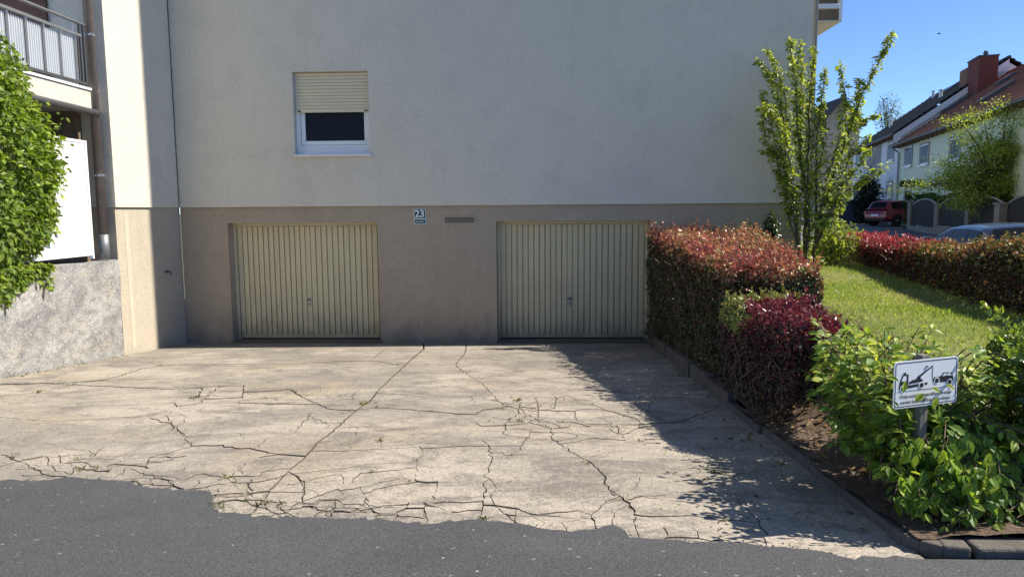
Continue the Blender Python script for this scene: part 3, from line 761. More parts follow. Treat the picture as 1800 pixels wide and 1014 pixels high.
def slab_geo(ar, lp):
    pts = offs(lp); n = len(pts); pa = np.array([(q.x, q.y) for q in pts])
    tvv, _, tff, _, _, _ = delaunay_2d_cdt(pts, [(i, (i + 1) % n) for i in range(n)], [], 0, 1e-5)
    tvv = np.array([(q.x, q.y) for q in tvv]); tff = [f for f in tff if len(f) == 3]
    ct_ = tvv[np.array(tff)].mean(1) if tff else np.empty((0, 2))
    tff = [f for f, w_ in zip(tff, wind(ct_, pa)) if w_ > .5]
    cx_, cy_ = pa.mean(0); dz = random.uniform(-.004, .004); tx, ty = random.gauss(0, .003), random.gauss(0, .003)
    if ar > 1.0: tx *= .15; ty *= .15
    zf = lambda q: (q[0], q[1], zd(q[1]) + dz + max(-.006, min(.006, tx * (q[0] - cx_) + ty * (q[1] - cy_))))
    V = [zf(q) for q in tvv]; F = [tuple(f) for f in tff]; nt_ = len(F); b_ = len(V)
    V += [zf(q) for q in pa] + [(q[0], q[1], zf(q)[2] - .06) for q in pa]
    F += [(b_ + i, b_ + n + i, b_ + n + (i + 1) % n, b_ + (i + 1) % n) for i in range(n)]
    return V, F, nt_
frag = MB(); frag_top = []
for k, (ar, lp) in enumerate(slabs):
    V, F, nt_ = slab_geo(ar, lp)
    if k < 295 and ar > .002:
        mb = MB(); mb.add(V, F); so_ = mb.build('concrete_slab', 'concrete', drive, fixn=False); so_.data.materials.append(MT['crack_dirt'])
        for q in so_.data.polygons: q.material_index = 0 if q.index < nt_ else 1
    else:
        frag.add(V, F); frag_top += [0] * nt_ + [1] * (len(F) - nt_)
if frag.v:
    so_ = frag.build('concrete_fragments', 'concrete', drive, fixn=False, kind='stuff'); so_.data.materials.append(MT['crack_dirt'])
    for q in so_.data.polygons: q.material_index = frag_top[q.index]
# thresholds in the two garage openings
for x0, x1 in ((-5.29, -2.70), (-0.68, 1.91)):
    tb = MB(); tb.box(x0 - .02, x1 + .02, 11.995, 12.5, -1.2, -0.735)
    tb.build('threshold', 'crack_dirt', drive)
# dry grass and moss tufts growing in the joints
segs = []; cols = []
tp = [cv(B, [(340, 270)])[0]] * 16 + [cv(A, [(850, 240)])[0]] * 5 + [cv(A, [(310, 187)])[0]] * 5 + [cv(A, [(520, 145)])[0]] * 3 + [cv(A, [(690, 105)])[0]] * 4 + [cv(A, [(925, 715)])[0]] * 7 + [cv(A, [(1130, 682)])[0]] * 4 + [cv(A, [(985, 582)])[0]] * 4 + [cv(A, [(400, 550)])[0]] * 5 + [cv(B, [(1845, 560)])[0]] * 5 + [cv(B, [(1965, 420)])[0]] * 4 + [cv(B, [(1010, 255)])[0]] * 6 + [cv(B, [(1015, 335)])[0]] * 4 + [cv(B, [(500, 95)])[0]] * 4 + [cv(A, [(160, 218)])[0]] * 5 + [cv(B, [(825, 768)])[0]] * 4
for i in range(60):
    y = random.uniform(7.0, 10.1); tp.append((XL + .03 + abs(random.gauss(0, .04)), y))
for i in range(30):
    y = random.uniform(3, 9.0); tp.append((kx(y) - .06 - abs(random.gauss(0, .03)), y))
for i in range(40):
    pts, wd = random.choice(lines[:-nb]); q = random.choice(pts); tp.append(q)
for (x, y) in tp:
    x += random.gauss(0, .035); y += random.gauss(0, .035)
    for k in range(random.randint(3, 8)):
        h = random.uniform(.005, .02); a = random.uniform(0, 2 * pi); l = random.uniform(.004, .025)
        segs.append(((x + random.gauss(0, .012), y + random.gauss(0, .012), zd(y) - .005), (x + cos(a) * l, y + sin(a) * l, zd(y) + h)))
P = np.array([s_[0] for s_ in segs]); Q = np.array([s_[1] for s_ in segs])
tcol = pal(len(P), [(.30, .24, .10), (.16, .17, .05), (.09, .13, .03)], RNG.random(len(P)))
tg = leaves('crack_weeds', P, np.c_[RNG.normal(0, 1, (len(P), 2)), np.full(len(P), .3)], np.linalg.norm(Q - P, axis=1), tcol, 'grass', None, aspect=.22, D=unit(Q - P), spread=.2)
tag(tg, 'small dry grass and moss tufts growing in the drive cracks', 'weeds'); 

# ---- kerb stones along the drive and round the corner to the road
kerb = thing('kerb', (1.7, 7, 0), '', '')
for k in ('label', 'category'): del kerb[k]
struct(kerb)
y = 2.98
while y < 11.9:
    ln = min(random.uniform(.92, 1.05), 12.0 - y); y1 = y + ln - .012
    if 12.0 - y1 < .3: y1 = 11.97
    hk = 0.055 + 0.12 * float(sstep(4.5, 8, y)); dx = random.gauss(0, .012); tz = random.gauss(0, .012)
    mb = MB()
    def kf(q): 
        yy = q[1]; return (float(kerb_x(yy)) + q[0] + dx, yy, zd(yy) + q[2] + tz)
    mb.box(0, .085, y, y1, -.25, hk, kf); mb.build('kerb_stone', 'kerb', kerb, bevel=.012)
    y = y1 + .012
    if y1 >= 11.96: break
# second, higher edging board behind it, near the garage
y = 5.6
while y < 11.5:
    y1 = min(y + 1.5, 11.9); mb = MB()
    mb.box(.16, .22, y, y1 - .01, -.3, .20 + .16 * float(sstep(5.5, 9, y)), lambda q: (float(kerb_x(q[1])) + q[0], q[1], zd(q[1]) + q[2]))
    mb.build('edging_board', 'wood_old', kerb, bevel=.006); y = y1
# corner stone and street kerb
mb = MB(); arc = [(1.50, 2.96), (1.505, 2.87), (1.535, 2.79), (1.60, 2.735), (1.70, 2.715)]
for (a, b) in zip(arc[:-1], arc[1:]):
    d = Vector((b[0] - a[0], b[1] - a[1])).normalized(); nn = Vector((-d.y, d.x))
    za, zb = zd(a[1]), zd(b[1])
    mb.add([(a[0], a[1], za - .2), (b[0], b[1], zb - .2), (b[0] + nn.x * .1, b[1] + nn.y * .1, zb - .2), (a[0] + nn.x * .1, a[1] + nn.y * .1, za - .2),
            (a[0], a[1], za + .055), (b[0], b[1], zb + .05), (b[0] + nn.x * .1, b[1] + nn.y * .1, zb + .05), (a[0] + nn.x * .1, a[1] + nn.y * .1, za + .055)],
           [(0, 3, 2, 1), (4, 5, 6, 7), (0, 1, 5, 4), (1, 2, 6, 5), (2, 3, 7, 6), (3, 0, 4, 7)])
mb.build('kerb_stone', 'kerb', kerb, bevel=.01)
x = 1.72
while x < 7.5:
    mb = MB(); zz = random.gauss(0, .006)
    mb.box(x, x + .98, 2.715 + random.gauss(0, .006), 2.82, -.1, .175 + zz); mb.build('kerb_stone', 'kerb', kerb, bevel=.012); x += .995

# ================================================================== MAIN BUILDING
house = thing('apartment_building', (-1, 12, -0.76), 'large cream rendered apartment block with two garages and one window', 'building')
XR, XI, TOPZ, BZ = 4.46, -6.08, 18.0, 1.59
def wall_y(mb, x0, x1, z0, z1, Y, holes, depth):
    xs = sorted({x0, x1} | {h[0] for h in holes} | {h[1] for h in holes}); zs = sorted({z0, z1} | {h[2] for h in holes} | {h[3] for h in holes})
    for xa, xb in zip(xs[:-1], xs[1:]):
        for za, zb in zip(zs[:-1], zs[1:]):
            cxm, czm = (xa + xb) / 2, (za + zb) / 2
            if any(h[0] < cxm < h[1] and h[2] < czm < h[3] for h in holes): continue
            mb.add([(xa, Y, za), (xb, Y, za), (xb, Y, zb), (xa, Y, zb)], [(0, 1, 2, 3)])
    for (a, b, c, d) in holes:
        e = Y + depth
        mb.add([(a, Y, c), (a, Y, d), (a, e, d), (a, e, c)], [(0, 1, 2, 3)]); mb.add([(b, Y, c), (b, e, c), (b, e, d), (b, Y, d)], [(0, 1, 2, 3)])
        mb.add([(a, Y, d), (b, Y, d), (b, e, d), (a, e, d)], [(0, 1, 2, 3)]); mb.add([(a, Y, c), (a, e, c), (b, e, c), (b, Y, c)], [(0, 1, 2, 3)])
WIN = (-4.05, -2.785, 2.455, 3.81)
mb = MB(); wall_y(mb, XI, XR, BZ, TOPZ, 12.0, [WIN], 0.20)
mb.add([(XI, 12.0, BZ), (XR, 12.0, BZ), (XR, 12.2, BZ), (XI, 12.2, BZ)], [(0, 1, 2, 3)])          # drip edge underside
mb.add([(XR, 12.0, BZ), (XR, 24, BZ), (XR, 24, TOPZ), (XR, 12.0, TOPZ)], [(0, 1, 2, 3)])
mb.add([(XI, 12.0, TOPZ), (XR, 12.0, TOPZ), (XR, 24, TOPZ), (XI, 24, TOPZ)], [(0, 1, 2, 3)])
mb.add([(XR, 24, BZ), (XI, 24, BZ), (XI, 24, TOPZ), (XR, 24, TOPZ)], [(0, 1, 2, 3)])
mb.build('upper_wall', 'stucco', house, fixn=False)
GD = [(-5.29, -2.70, -1.3, 1.315), (-0.68, 1.91, -1.3, 1.315)]
YB2 = 12.055
mb = MB(); wall_y(mb, XI - .02, XR - .05, -1.3, BZ + .01, YB2, GD, 0.30)
mb.add([(XR - .05, YB2, -1.3), (XR - .05, 24, -1.3), (XR - .05, 24, BZ + .01), (XR - .05, YB2, BZ + .01)], [(0, 1, 2, 3)])
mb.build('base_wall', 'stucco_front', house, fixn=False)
# dark room shells behind the openings
mb = MB(); mb.box(WIN[0] - .1, WIN[1] + .1, 12.30, 14, WIN[2] - .1, WIN[3] + .1); mb.build('room', 'dark', house)
# left wing
mb = MB()
mb.add([(XI, 12.0, BZ), (XI, 10.15, BZ), (XI, 10.15, TOPZ), (XI, 12.0, TOPZ)], [(0, 1, 2, 3)])
mb.add([(XI, 10.15, BZ), (-16, 10.15, BZ), (-16, 10.15, TOPZ), (XI, 10.15, TOPZ)], [(0, 1, 2, 3)])
mb.add([(XI, 10.15, BZ), (XI, 12, BZ), (XI - .2, 12, BZ), (XI - .2, 10.15, BZ)], [(0, 1, 2, 3)])
mb.add([(XI, 10.15, TOPZ), (-16, 10.15, TOPZ), (-16, 24, TOPZ), (XI, 24, TOPZ)], [(0, 1, 2, 3)])
mb.add([(-16, 10.15, -1), (-16, 24, -1), (-16, 24, TOPZ), (-16, 10.15, TOPZ)], [(0, 1, 2, 3)])
mb.build('wing_wall', 'stucco', house, fixn=False)
mb = MB(); xw = XI - .035
mb.add([(xw, 12.06, -1.3), (xw, 10.18, -1.3), (xw, 10.18, BZ + .01), (xw, 12.06, BZ + .01)], [(0, 1, 2, 3)])
mb.add([(xw, 10.18, -1.3), (-16, 10.18, -1.3), (-16, 10.18, BZ + .01), (xw, 10.18, BZ + .01)], [(0, 1, 2, 3)])
mb.build('wing_base', 'stucco_base', house, fixn=False)
MT['limewash'] = surf('lime_streak', (0.53, 0.455, 0.345), 0.95, [((9, 9, 2), .4, .6, (.50, .42, .31), .9)], [(55, .5, .01)])
mb = MB(); mb.box(xw, xw + .0035, 10.40, 10.50, -.52, 1.50); mb.build('paint_streak', 'limewash', house)
# expansion joint at the inner corner and the cable below it
mb = MB(); mb.box(XI + .001, XI + .008, 11.972, 11.99, BZ, TOPZ - .1); mb.build('joint_strip', 'dark_steel', house)
MT['sill_tan'] = surf('cable_sheath', (.46, .41, .33), .6, [(9, .4, .7, (.38, .34, .28), .6)])
mb = MB(); mb.tube([(xw + .015, 12.02, BZ - .02), (xw + .015, 12.02, -.50)], .007, 6); mb.build('cable', 'sill_tan', house)
# tap on the wing wall
tp_ = onX(290, 478, xw); mb = MB()
mb.tube([(xw, tp_[1], tp_[2]), (xw + .10, tp_[1], tp_[2])], .014, 8); mb.tube([(xw + .09, tp_[1], tp_[2] + .005), (xw + .10, tp_[1], tp_[2] - .05)], .011, 8)
mb.tube([(xw + .05, tp_[1] - .03, tp_[2] + .025), (xw + .05, tp_[1] + .03, tp_[2] + .025)], .008, 6); mb.build('tap', 'dark_steel', house, smooth=True)

# ---- window with roller shutter
WX0, WX1, WZ0, WZ1 = WIN; YF = 12.10
win = MB(); win.box(WX0 + .001, WX1 - .001, YF, YF + .06, WZ0 + .001, WZ0 + .115)
wo = win.build('window', 'pvc', house, bevel=.004); wo['label'] = 'white framed window with cream roller shutter half down'
fr = MB()
fr.box(WX0 + .001, WX0 + .075, YF + .005, YF + .07, WZ0 + .116, WZ1 - .002); fr.box(WX1 - .075, WX1 - .001, YF + .005, YF + .07, WZ0 + .116, WZ1 - .002)
fr.box(WX0 + .076, WX1 - .076, YF + .005, YF + .07, WZ0 + .116, WZ0 + .16)
fr.build('frame', 'pvc', wo, bevel=.004)
sa = MB()
sa.box(WX0 + .08, WX0 + .15, YF + .02, YF + .075, WZ0 + .165, WZ1 - .01); sa.box(WX1 - .11, WX1 - .08, YF + .02, YF + .075, WZ0 + .165, WZ1 - .01)
sa.box(WX0 + .151, WX1 - .111, YF + .02, YF + .075, WZ0 + .165, WZ0 + .235)
sa.build('sash', 'pvc', wo, bevel=.005)
g = MB(); g.box(WX0 + .14, WX1 - .10, YF + .05, YF + .058, WZ0 + .225, WZ1 - .02); g.build('pane', 'glass', wo)
s_ = MB(); s_.box(WX0 - .02, WX1 + .05, 11.93, 12.12, WZ0 - .04, WZ0 - .001); s_.build('sill', 'sill', wo, bevel=.006)
zsh = 3.155; nsl = 11; hs = (WZ1 - .004 - zsh - .065) / nsl
def slat_mesh(h, L_):
    mb = MB(); pr = [(0, 0), (-.006, .003), (-.010, h * .3), (-.010, h * .7), (-.006, h - .005), (0, h - .003)]
    mb.add([(x, q[0], q[1]) for x in (-L_ / 2, L_ / 2) for q in pr], [(i, i + 1, 6 + i + 1, 6 + i) for i in range(5)])
    me = bpy.data.meshes.new('slat'); me.from_pydata(mb.v, [], mb.f); return me
sm = slat_mesh(hs, WX1 - WX0 - .05)
for k in range(nsl):
    place('slat', sm, 'shutter', wo, ((WX0 + WX1) / 2 + .005, YF - .012, zsh + .065 + k * hs))
eb = MB(); eb.box(WX0 + .03, WX1 - .02, YF - .024, YF - .008, zsh, zsh + .062); eb.build('end_bar', 'shutter', wo, bevel=.003)
bk = MB(); bk.box(WX0 + .05, WX1 - .05, YF - .004, YF - .001, zsh + .01, WZ1 - .004); bk.build('shutter_backing', 'shutter', wo)
for xx in (WX0 + .075, WX1 - .06):
    st = MB(); st.box(xx - .022, xx + .022, YF - .045, YF - .0245, zsh + .012, zsh + .03); st.build('stop', 'rubber', wo, bevel=.003)

# ---- garage doors: steel up-and-over with vertical ribs
def garage_door(x0, x1, nl, nr, lock_open):
    Y = YB2 + .24; z0, z1 = -.735, 1.315
    gd = MB(); gd.box(x0 + .001, x0 + .05, Y - .03, Y + .03, z0, z1 - .001); gd.box(x1 - .05, x1 - .001, Y - .03, Y + .03, z0, z1 - .001); gd.box(x0 + .051, x1 - .051, Y - .03, Y + .03, z1 - .05, z1 - .001)
    go = gd.build('garage_door', 'door', house, bevel=.004)
    bk = MB(); bk.box(x0 + .052, x1 - .052, Y + .022, Y + .03, z0 + .03, z1 - .052); bk.build('leaf_sheet', 'door', go)
    X0, X1 = x0 + .058, x1 - .058; Z0, Z1 = z0 + .05, z1 - .06
    bt = MB(); bt.box(X0, X1, Y - .004, Y + .02, z0 + .025, z0 + .085); bt.build('bottom_rail', 'door', go, bevel=.003)
    se = MB(); se.box(X0, X1, Y - .008, Y + .02, z0 + .002, z0 + .024); se.build('rubber_seal', 'rubber', go)
    mid = X0 + (X1 - X0) * nl / (nl + nr); stile = .085
    st = MB(); st.box(mid - stile, mid - .004, Y - .006, Y + .02, Z0 + .036, Z1); st.build('centre_stile', 'door', go, bevel=.004)
    def ribs(xa, xb, n):
        pw = (xb - xa) / n; h = Z1 - Z0 - .036
        me = None
        for k in range(n):
            if me is None:
                mb = MB(); wr = pw * .88 / 2
                pr = [(-pw / 2 + .0005, .021), (-wr, .021), (-wr + .006, -.012), (wr - .006, -.012), (wr, .021), (pw / 2 - .0005, .021)]
                mb.add([(q[0], q[1], z) for z in (-h / 2, h / 2) for q in pr], [(i, i + 1, 7 + i, 6 + i) for i in range(5)])
                me = bpy.data.meshes.new('rib'); me.from_pydata(mb.v, [], mb.f)
            place('rib', me, 'door', go, (xa + pw * (k + .5), Y, (Z0 + .036 + Z1) / 2))
    ribs(X0, mid - stile, nl); ribs(mid, X1, nr)
    hx, hz = mid - stile / 2, -.08
    ha = MB(); ha.box(hx - .022, hx + .022, Y - .014, Y - .006, hz - .09, hz + .09); h_ = ha.build('handle', 'steel', go, bevel=.004)
    kn = MB(); kn.tube([(hx, Y - .014, hz + .05), (hx, Y - .05, hz + .05)], .011, 8); kn.box(hx - .045, hx + .02, Y - .06, Y - .045, hz + .036, hz + .062); kn.build('lever', 'dark_steel', h_)
    kc = MB(); kc.tube([(hx, Y - .014, hz - .03), (hx, Y - .024, hz - .03)], .014, 10); kc.build('lock_cylinder', 'dark_steel', h_)
    return go
g1 = garage_door(-5.29, -2.70, 13, 12, False); g2 = garage_door(-0.68, 1.91, 12, 12, True)
g1['label'] = 'ribbed cream garage door below the window'; g2['label'] = 'ribbed cream garage door beside the hedge'
# dent on the right door
MT['scratch'] = surf('bare_scratch', (0.07, 0.06, 0.045), .8)
d_ = onY(914, 556, YB2 + .238); mb = MB(); mb.box(d_[0] - .006, d_[0] + .006, YB2 + .2365, YB2 + .2395, d_[2] - .16, d_[2] + .16); mb.build('scratch', 'scratch', g2)

# ---- air vent
v0 = onY(778, 380, YB2); v1 = onY(838, 394, YB2)
vb = MB(); a, b, c, d = v0[0], v1[0], v1[2], v0[2]
vb.box(a, b, YB2 - .012, YB2 - .001, d - .022, d); vb.box(a, b, YB2 - .012, YB2 - .001, c, c + .022); vb.box(a, a + .035, YB2 - .012, YB2 - .001, c + .0225, d - .0225); vb.box(b - .035, b, YB2 - .012, YB2 - .001, c + .0225, d - .0225)
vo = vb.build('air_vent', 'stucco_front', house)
MT['vent_metal'] = surf('vent_metal', (.30, .26, .20), .7, [(40, .4, .7, (.19, .165, .13), .8)])
gm = MB(); gm.box(a + .036, b - .036, YB2 - .004, YB2 - .002, c + .023, d - .023); gm.build('backing', 'dark', vo)
for k in range(5):
    z = c + .026 + k * (d - c - .05) / 5; sb = MB(); sb.box(a + .036, b - .036, YB2 - .010, YB2 - .005, z, z + .011); sb.build('louvre', 'vent_metal', vo)

# ---- downpipes
p0 = onY(157, 0, 10.0); p1 = onY(183, 455, 10.0)
mb = MB(); mb.tube([(p0[0] - .05, 10.03, TOPZ - .5), (p0[0] - .05, 10.03, .86)], .062, 14); dp = mb.build('downpipe', 'copper', house, smooth=True)
for z in (3.95, 2.02, 5.9):
    cl = MB(); cl.tube([(p0[0] - .05, 10.03, z), (p0[0] - .05, 10.03, z + .03)], .068, 14); cl.tube([(p0[0] + .0, 10.0, z + .015), (p0[0] + .05, 9.95, z + .015)], .010, 6); cl.build('clamp', 'steel', dp)
mb = MB(); mb.tube([(p0[0] - .05, 10.03, .85), (p0[0] - .05, 10.03, 1.2)], .067, 14); mb.build('pipe_sleeve', 'zinc', dp, smooth=True)
mb = MB(); mb.tube([(XR + .07, 12.12, TOPZ - .5), (XR + .07, 12.12, .3)], .05, 12); mb.build('downpipe', 'zinc', house, smooth=True)

# ---- balcony on the left wing
bal = MB(); XB = -6.22
bal.box(-12, XB, 7.2, 10.14, 2.94, 3.20); bo = bal.build('balcony', 'concrete_slab', house, bevel=.008)
bo['label'] = 'grey balcony with corrugated sheet railing above the terrace'
e = MB(); e.box(-12, XB + .02, 7.18, 10.13, 3.203, 3.235); e.build('edge_flashing', 'pvc', bo)
gt = MB(); gt.tube([(XB + .05, 7.2, 2.93), (XB + .05, 10.0, 2.90), (XB + .0, 10.03, 2.80)], .045, 10); gt.build('gutter', 'dark_steel', bo, smooth=True)
r = MB(); r.tube([(XB - .02, 7.2, 4.08), (XB - .02, 10.1, 4.08)], .02, 8); r.build('handrail', 'steel', bo, smooth=True)
r = MB(); r.box(XB - .04, XB, 7.2, 9.86, 3.90, 3.935); r.build('top_rail', 'steel', bo)
r = MB(); r.box(XB - .04, XB, 7.2, 9.9, 3.27, 3.30); r.build('bottom_rail', 'dark_steel', bo)
yy = 7.3; step = .315
corr = MB(); nc = 7; amp = .012
for k in range(nc * 4 + 1):
    t = k / (nc * 4); ph = (k % 4); ox = amp if ph in (0, 1) else -amp
    corr.v += [(ox, (t - .5) * (step - .03), -.285), (ox, (t - .5) * (step - .03), .285)]
for k in range(nc * 4): corr.f.append((2 * k, 2 * k + 2, 2 * k + 3, 2 * k + 1))
cme = bpy.data.meshes.new('railing_panel'); cme.from_pydata(corr.v, [], corr.f)
for k in range(9):
    y = 7.2 + .02 + k * step
    if y + step < 9.95:
        place('railing_panel', cme, 'corrugated', bo, (XB - .05, y + step / 2, 3.592))
    pb = MB(); pb.box(XB - .03, XB - .008, y - .01, y + .01, 3.302, 3.899); pb.build('baluster', 'steel', bo)
for y in (9.78, 9.84, 9.92):
    pb = MB(); pb.box(XB - .035, XB - .005, y - .012, y + .012, 3.2, 4.07 if y > 9.8 else 3.89); pb.build('baluster', 'dark_steel', bo)
for y in (8.1, 9.7):
    pb = MB(); pb.tube([(XB - .02, y, 3.93), (XB - .02, y, 4.07)], .008, 6); pb.build('rail_support', 'steel', bo)
sh = MB(); sh.box(-9.6, -6.86, 10.10, 10.147, 3.3, 6.0); sh.build('balcony_door', 'brown_brick', house)
un = MB(); un.box(-12, -6.5, 10.05, 10.148, .8, 2.9); un.build('terrace_door', 'wood_old', house)

# ---- balcony at the right-hand corner, seen from below
bx0, bx1 = XR + .001, onY(1480, 30, 12.35)[0]
zz = onY(1475, 38, 12.35)[2]
sb = MB(); sb.box(bx0, bx1, 12.35, 15.5, zz, zz + .02); rb_ = sb.build('balcony', 'concrete_slab', house); rb_['label'] = 'narrow balcony with old boards on the right-hand corner'
w1 = MB(); w1.box(bx0 + .08, bx1 - .05, 12.37, 12.41, zz + .021, zz + .20); w1.build('apron_board', 'wood_old', rb_)
w1 = MB(); w1.box(bx0 + .06, bx1 - .05, 12.33, 12.38, zz + .205, zz + .28); w1.build('cross_rail', 'pvc', rb_, bevel=.005)
for k in range(4):
    xa = bx0 + .08 + k * (bx1 - bx0 - .13) / 4; bd = MB(); bd.box(xa, xa + (bx1 - bx0 - .13) / 4 - .012, 12.39, 12.42, zz + .285, zz + 1.2); bd.build('board', 'wood_old', rb_)
w1 = MB(); w1.box(bx1 - .049, bx1 - .001, 12.34, 15.5, zz + .021, zz + 1.25); w1.build('side_panel', 'pvc', rb_)

# ---- retaining wall and screen on the left
rwm = MB()
ny, nz = 46, 10
Ys = np.linspace(3.0, 10.14, ny); zt_ = .83
for i in range(ny):
    for j in range(nz):
        t = j / (nz - 1); zb_ = -1.2; z = zb_ + (zt_ - zb_) * t
        bx = -6.09 + .012 * sin(3.1 * Ys[i] + 2 * z) + .008 * sin(7.3 * Ys[i] - 5 * z) - (.015 if j == nz - 1 else 0)
        rwm.v.append((bx, Ys[i], z + (.01 * sin(5 * Ys[i]) if j == nz - 1 else 0)))
for i in range(ny - 1):
    for j in range(nz - 1):
        rwm.f.append((i * nz + j, i * nz + j + 1, (i + 1) * nz + j + 1, (i + 1) * nz + j))
tt = [(q[0], q[1], q[2]) for q in (rwm.v[i * nz + nz - 1] for i in range(ny))]
b0 = len(rwm.v)
for q in tt: rwm.v.append((-6.36, q[1], q[2])); rwm.v.append((-6.36, q[1], -1.2))
for i in range(ny - 1):
    rwm.f.append((i * nz + nz - 1, b0 + 2 * i, b0 + 2 * i + 2, (i + 1) * nz + nz - 1)); rwm.f.append((b0 + 2 * i, b0 + 2 * i + 1, b0 + 2 * i + 3, b0 + 2 * i + 2))
rwm.f.append(tuple(range(nz)) + (b0, b0 + 1))
ro = rwm.build('retaining_wall', 'retaining', None)
tag(ro, 'low retaining wall with flaking grey and cream render, left of the drive', 'wall')
scr = thing('privacy_screen', (-6.24, 8.5, .83), 'white terrace screen panel standing on the retaining wall', 'screen')
for (ya, yb) in ((5.2, 6.68), (6.75, 8.23), (8.30, 9.80)):
    q = MB(); q.box(-6.26, -6.235, ya + .04, yb - .04, .96, 2.46); q.build('panel', 'white_panel', scr)
    f = MB()
    f.box(-6.275, -6.22, ya, ya + .039, .87, 2.50); f.box(-6.275, -6.22, yb - .039, yb, .87, 2.50); f.box(-6.27, -6.225, ya + .0395, yb - .0395, 2.461, 2.50); f.box(-6.27, -6.225, ya + .0395, yb - .0395, .915, .958)
    f.build('panel_frame', 'pvc', scr, bevel=.004)

# ================================================================== SIGNS
hn = thing('house_number_sign', tuple(onY(738, 381, YB2 - .01)), 'small green enamel house number plate reading 23 above the garages', 'sign')
HC = onY(738, 381, YB2)
def plate(u0, u1, v0, v1, r=.012, n=4):
    pts = []
    for (cx_, cy_, a0) in ((u1 - r, v1 - r, 0), (u0 + r, v1 - r, 90), (u0 + r, v0 + r, 180), (u1 - r, v0 + r, 270)):
        for k in range(n + 1):
            a = radians(a0 + 90 * k / n); pts.append((cx_ + r * cos(a), cy_ + r * sin(a)))
    return pts
hf = frame((HC[0], YB2 - .002, HC[2]), (1, 0, 0), (0, 0, 1), (0, -1, 0))
def hplate(name, poly, d0, d1, mt): mb = MB(); mb.prism(poly, hf, d0, d1); return mb.build(name, mt, hn)
hplate('number_plate', plate(-.100, .105, -.035, .130, .018), 0, .008, 'enamel_white'); hplate('number_field', plate(-.090, .095, -.026, .121, .014), .0082, .011, 'sign_green')
hplate('name_plate', plate(-.100, .108, -.128, -.038, .018), 0, .008, 'enamel_white'); hplate('name_field', plate(-.090, .098, -.119, -.047, .014), .0082, .011, 'sign_green')
def put_text(me, fr, u, v, d, mt, parent, name='lettering'):
    for q in me.vertices: q.co = Vector(fr((q.co.x + u, q.co.y + v, d)))
    c = sum((q.co for q in me.vertices), Vector()) / len(me.vertices)
    for q in me.vertices: q.co -= c
    return place(name, me, mt, parent, c)
put_text(text_mesh('23', .165, bold=.004), hf, 0.0, .045, .0125, 'enamel_white', hn)
sq = MB()                                            # the weathered, unreadable name below the number
for k in range(10):
    u = -.075 + k * .0155; hgt = random.choice([.022, .022, .036, .03]); sq.prism([(u, -.10), (u + .005, -.10), (u + .005, -.10 + hgt), (u, -.10 + hgt)], hf, .011, .0125)
    if k % 2: sq.prism([(u + .005, -.085), (u + .011, -.085), (u + .011, -.081), (u + .005, -.081)], hf, .011, .0125)
sq.build('faded_lettering', 'enamel_white', hn)

# tow-away sign on a post
SY = 3.05
ts = onY(1628, 672, SY); TH = radians(18); LEAN = radians(1.0)
sg = thing('tow_away_sign', (ts[0], SY + .03, .18), 'white tow-away sign with truck and car pictogram on a wooden post in the shrub', 'sign')
ex = np.array([cos(TH), sin(TH), 0.0]); ey = np.array([0, 0, 1.0]); en = np.array([sin(TH), -cos(TH), 0.0])
ex2 = ex * cos(LEAN) + ey * sin(LEAN); ey2 = ey * cos(LEAN) - ex * sin(LEAN)
tf = frame((ts[0], SY, ts[2]), ex2, ey2, en)
HW, HH = .170, .102
def tpart(name, poly, d0, d1, mt, bevel=0): mb = MB(); mb.prism(poly, tf, d0, d1); return mb.build(name, mt, sg, bevel=bevel)
tpart('plate', plate(-HW, HW, -HH, HH, .012), -.004, 0, 'sign_white')
bmb = MB()
outer = plate(-HW + .006, HW - .006, -HH + .006, HH - .006, .010); inner = plate(-HW + .0095, HW - .0095, -HH + .0095, HH - .0095, .008)
n = len(outer); bmb.add([tf((u, v, .0006)) for u, v in outer] + [tf((u, v, .0006)) for u, v in inner], [(i, (i + 1) % n, n + (i + 1) % n, n + i) for i in range(n)])
bmb.build('border', 'sign_black', sg)
def circ(u, v, r, n=16): return [(u + r * cos(2 * pi * k / n), v + r * sin(2 * pi * k / n)) for k in range(n)]
pic = MB(); e0, e1 = .0003, .0010
def tq(*polys):
    for po in polys: pic.prism(po, tf, e0, e1)
SX = lambda u: -HW + .01 + u * (2 * HW - .02); SZ = lambda v: -HH + v * 2 * HH
def pp(l): return [(SX(a), SZ(b)) for a, b in l]
tq(pp([(.05, .42), (.20, .42), (.20, .72), (.105, .72), (.06, .56)]), pp([(.12, .72), (.16, .72), (.16, .76), (.12, .76)]), pp([(.20, .42), (.52, .46), (.52, .505), (.20, .48)]),
   pp([(.215, .51), (.44, .535), (.44, .575), (.36, .60), (.27, .585), (.215, .55)]), pp([(.33, .59), (.35, .65), (.60, .86), (.60, .835), (.40, .64), (.41, .59)]), pp([(.596, .83), (.602, .83), (.602, .56), (.596, .56)]),
   pp([(.605, .54), (.63, .60), (.73, .60), (.79, .685), (.925, .655), (.955, .56), (.955, .45), (.62, .50)]), pp([(.03, .36), (.96, .36), (.96, .366), (.03, .366)]))
pic.build('pictogram', 'sign_black', sg)
for po in (pp([(.085, .58), (.165, .58), (.165, .685), (.115, .685)]), circ(SX(.115), SZ(.42), .0155), circ(SX(.42), SZ(.455), .0155), circ(SX(.675), SZ(.52), .015), circ(SX(.895), SZ(.46), .015), pp([(.755, .605), (.80, .66), (.835, .655), (.835, .605)]), pp([(.85, .605), (.85, .652), (.915, .637), (.93, .59)])):
    wh = MB(); wh.prism(po, tf, .0011, .0016); wh.build('pictogram_cutout', 'sign_white', sg)
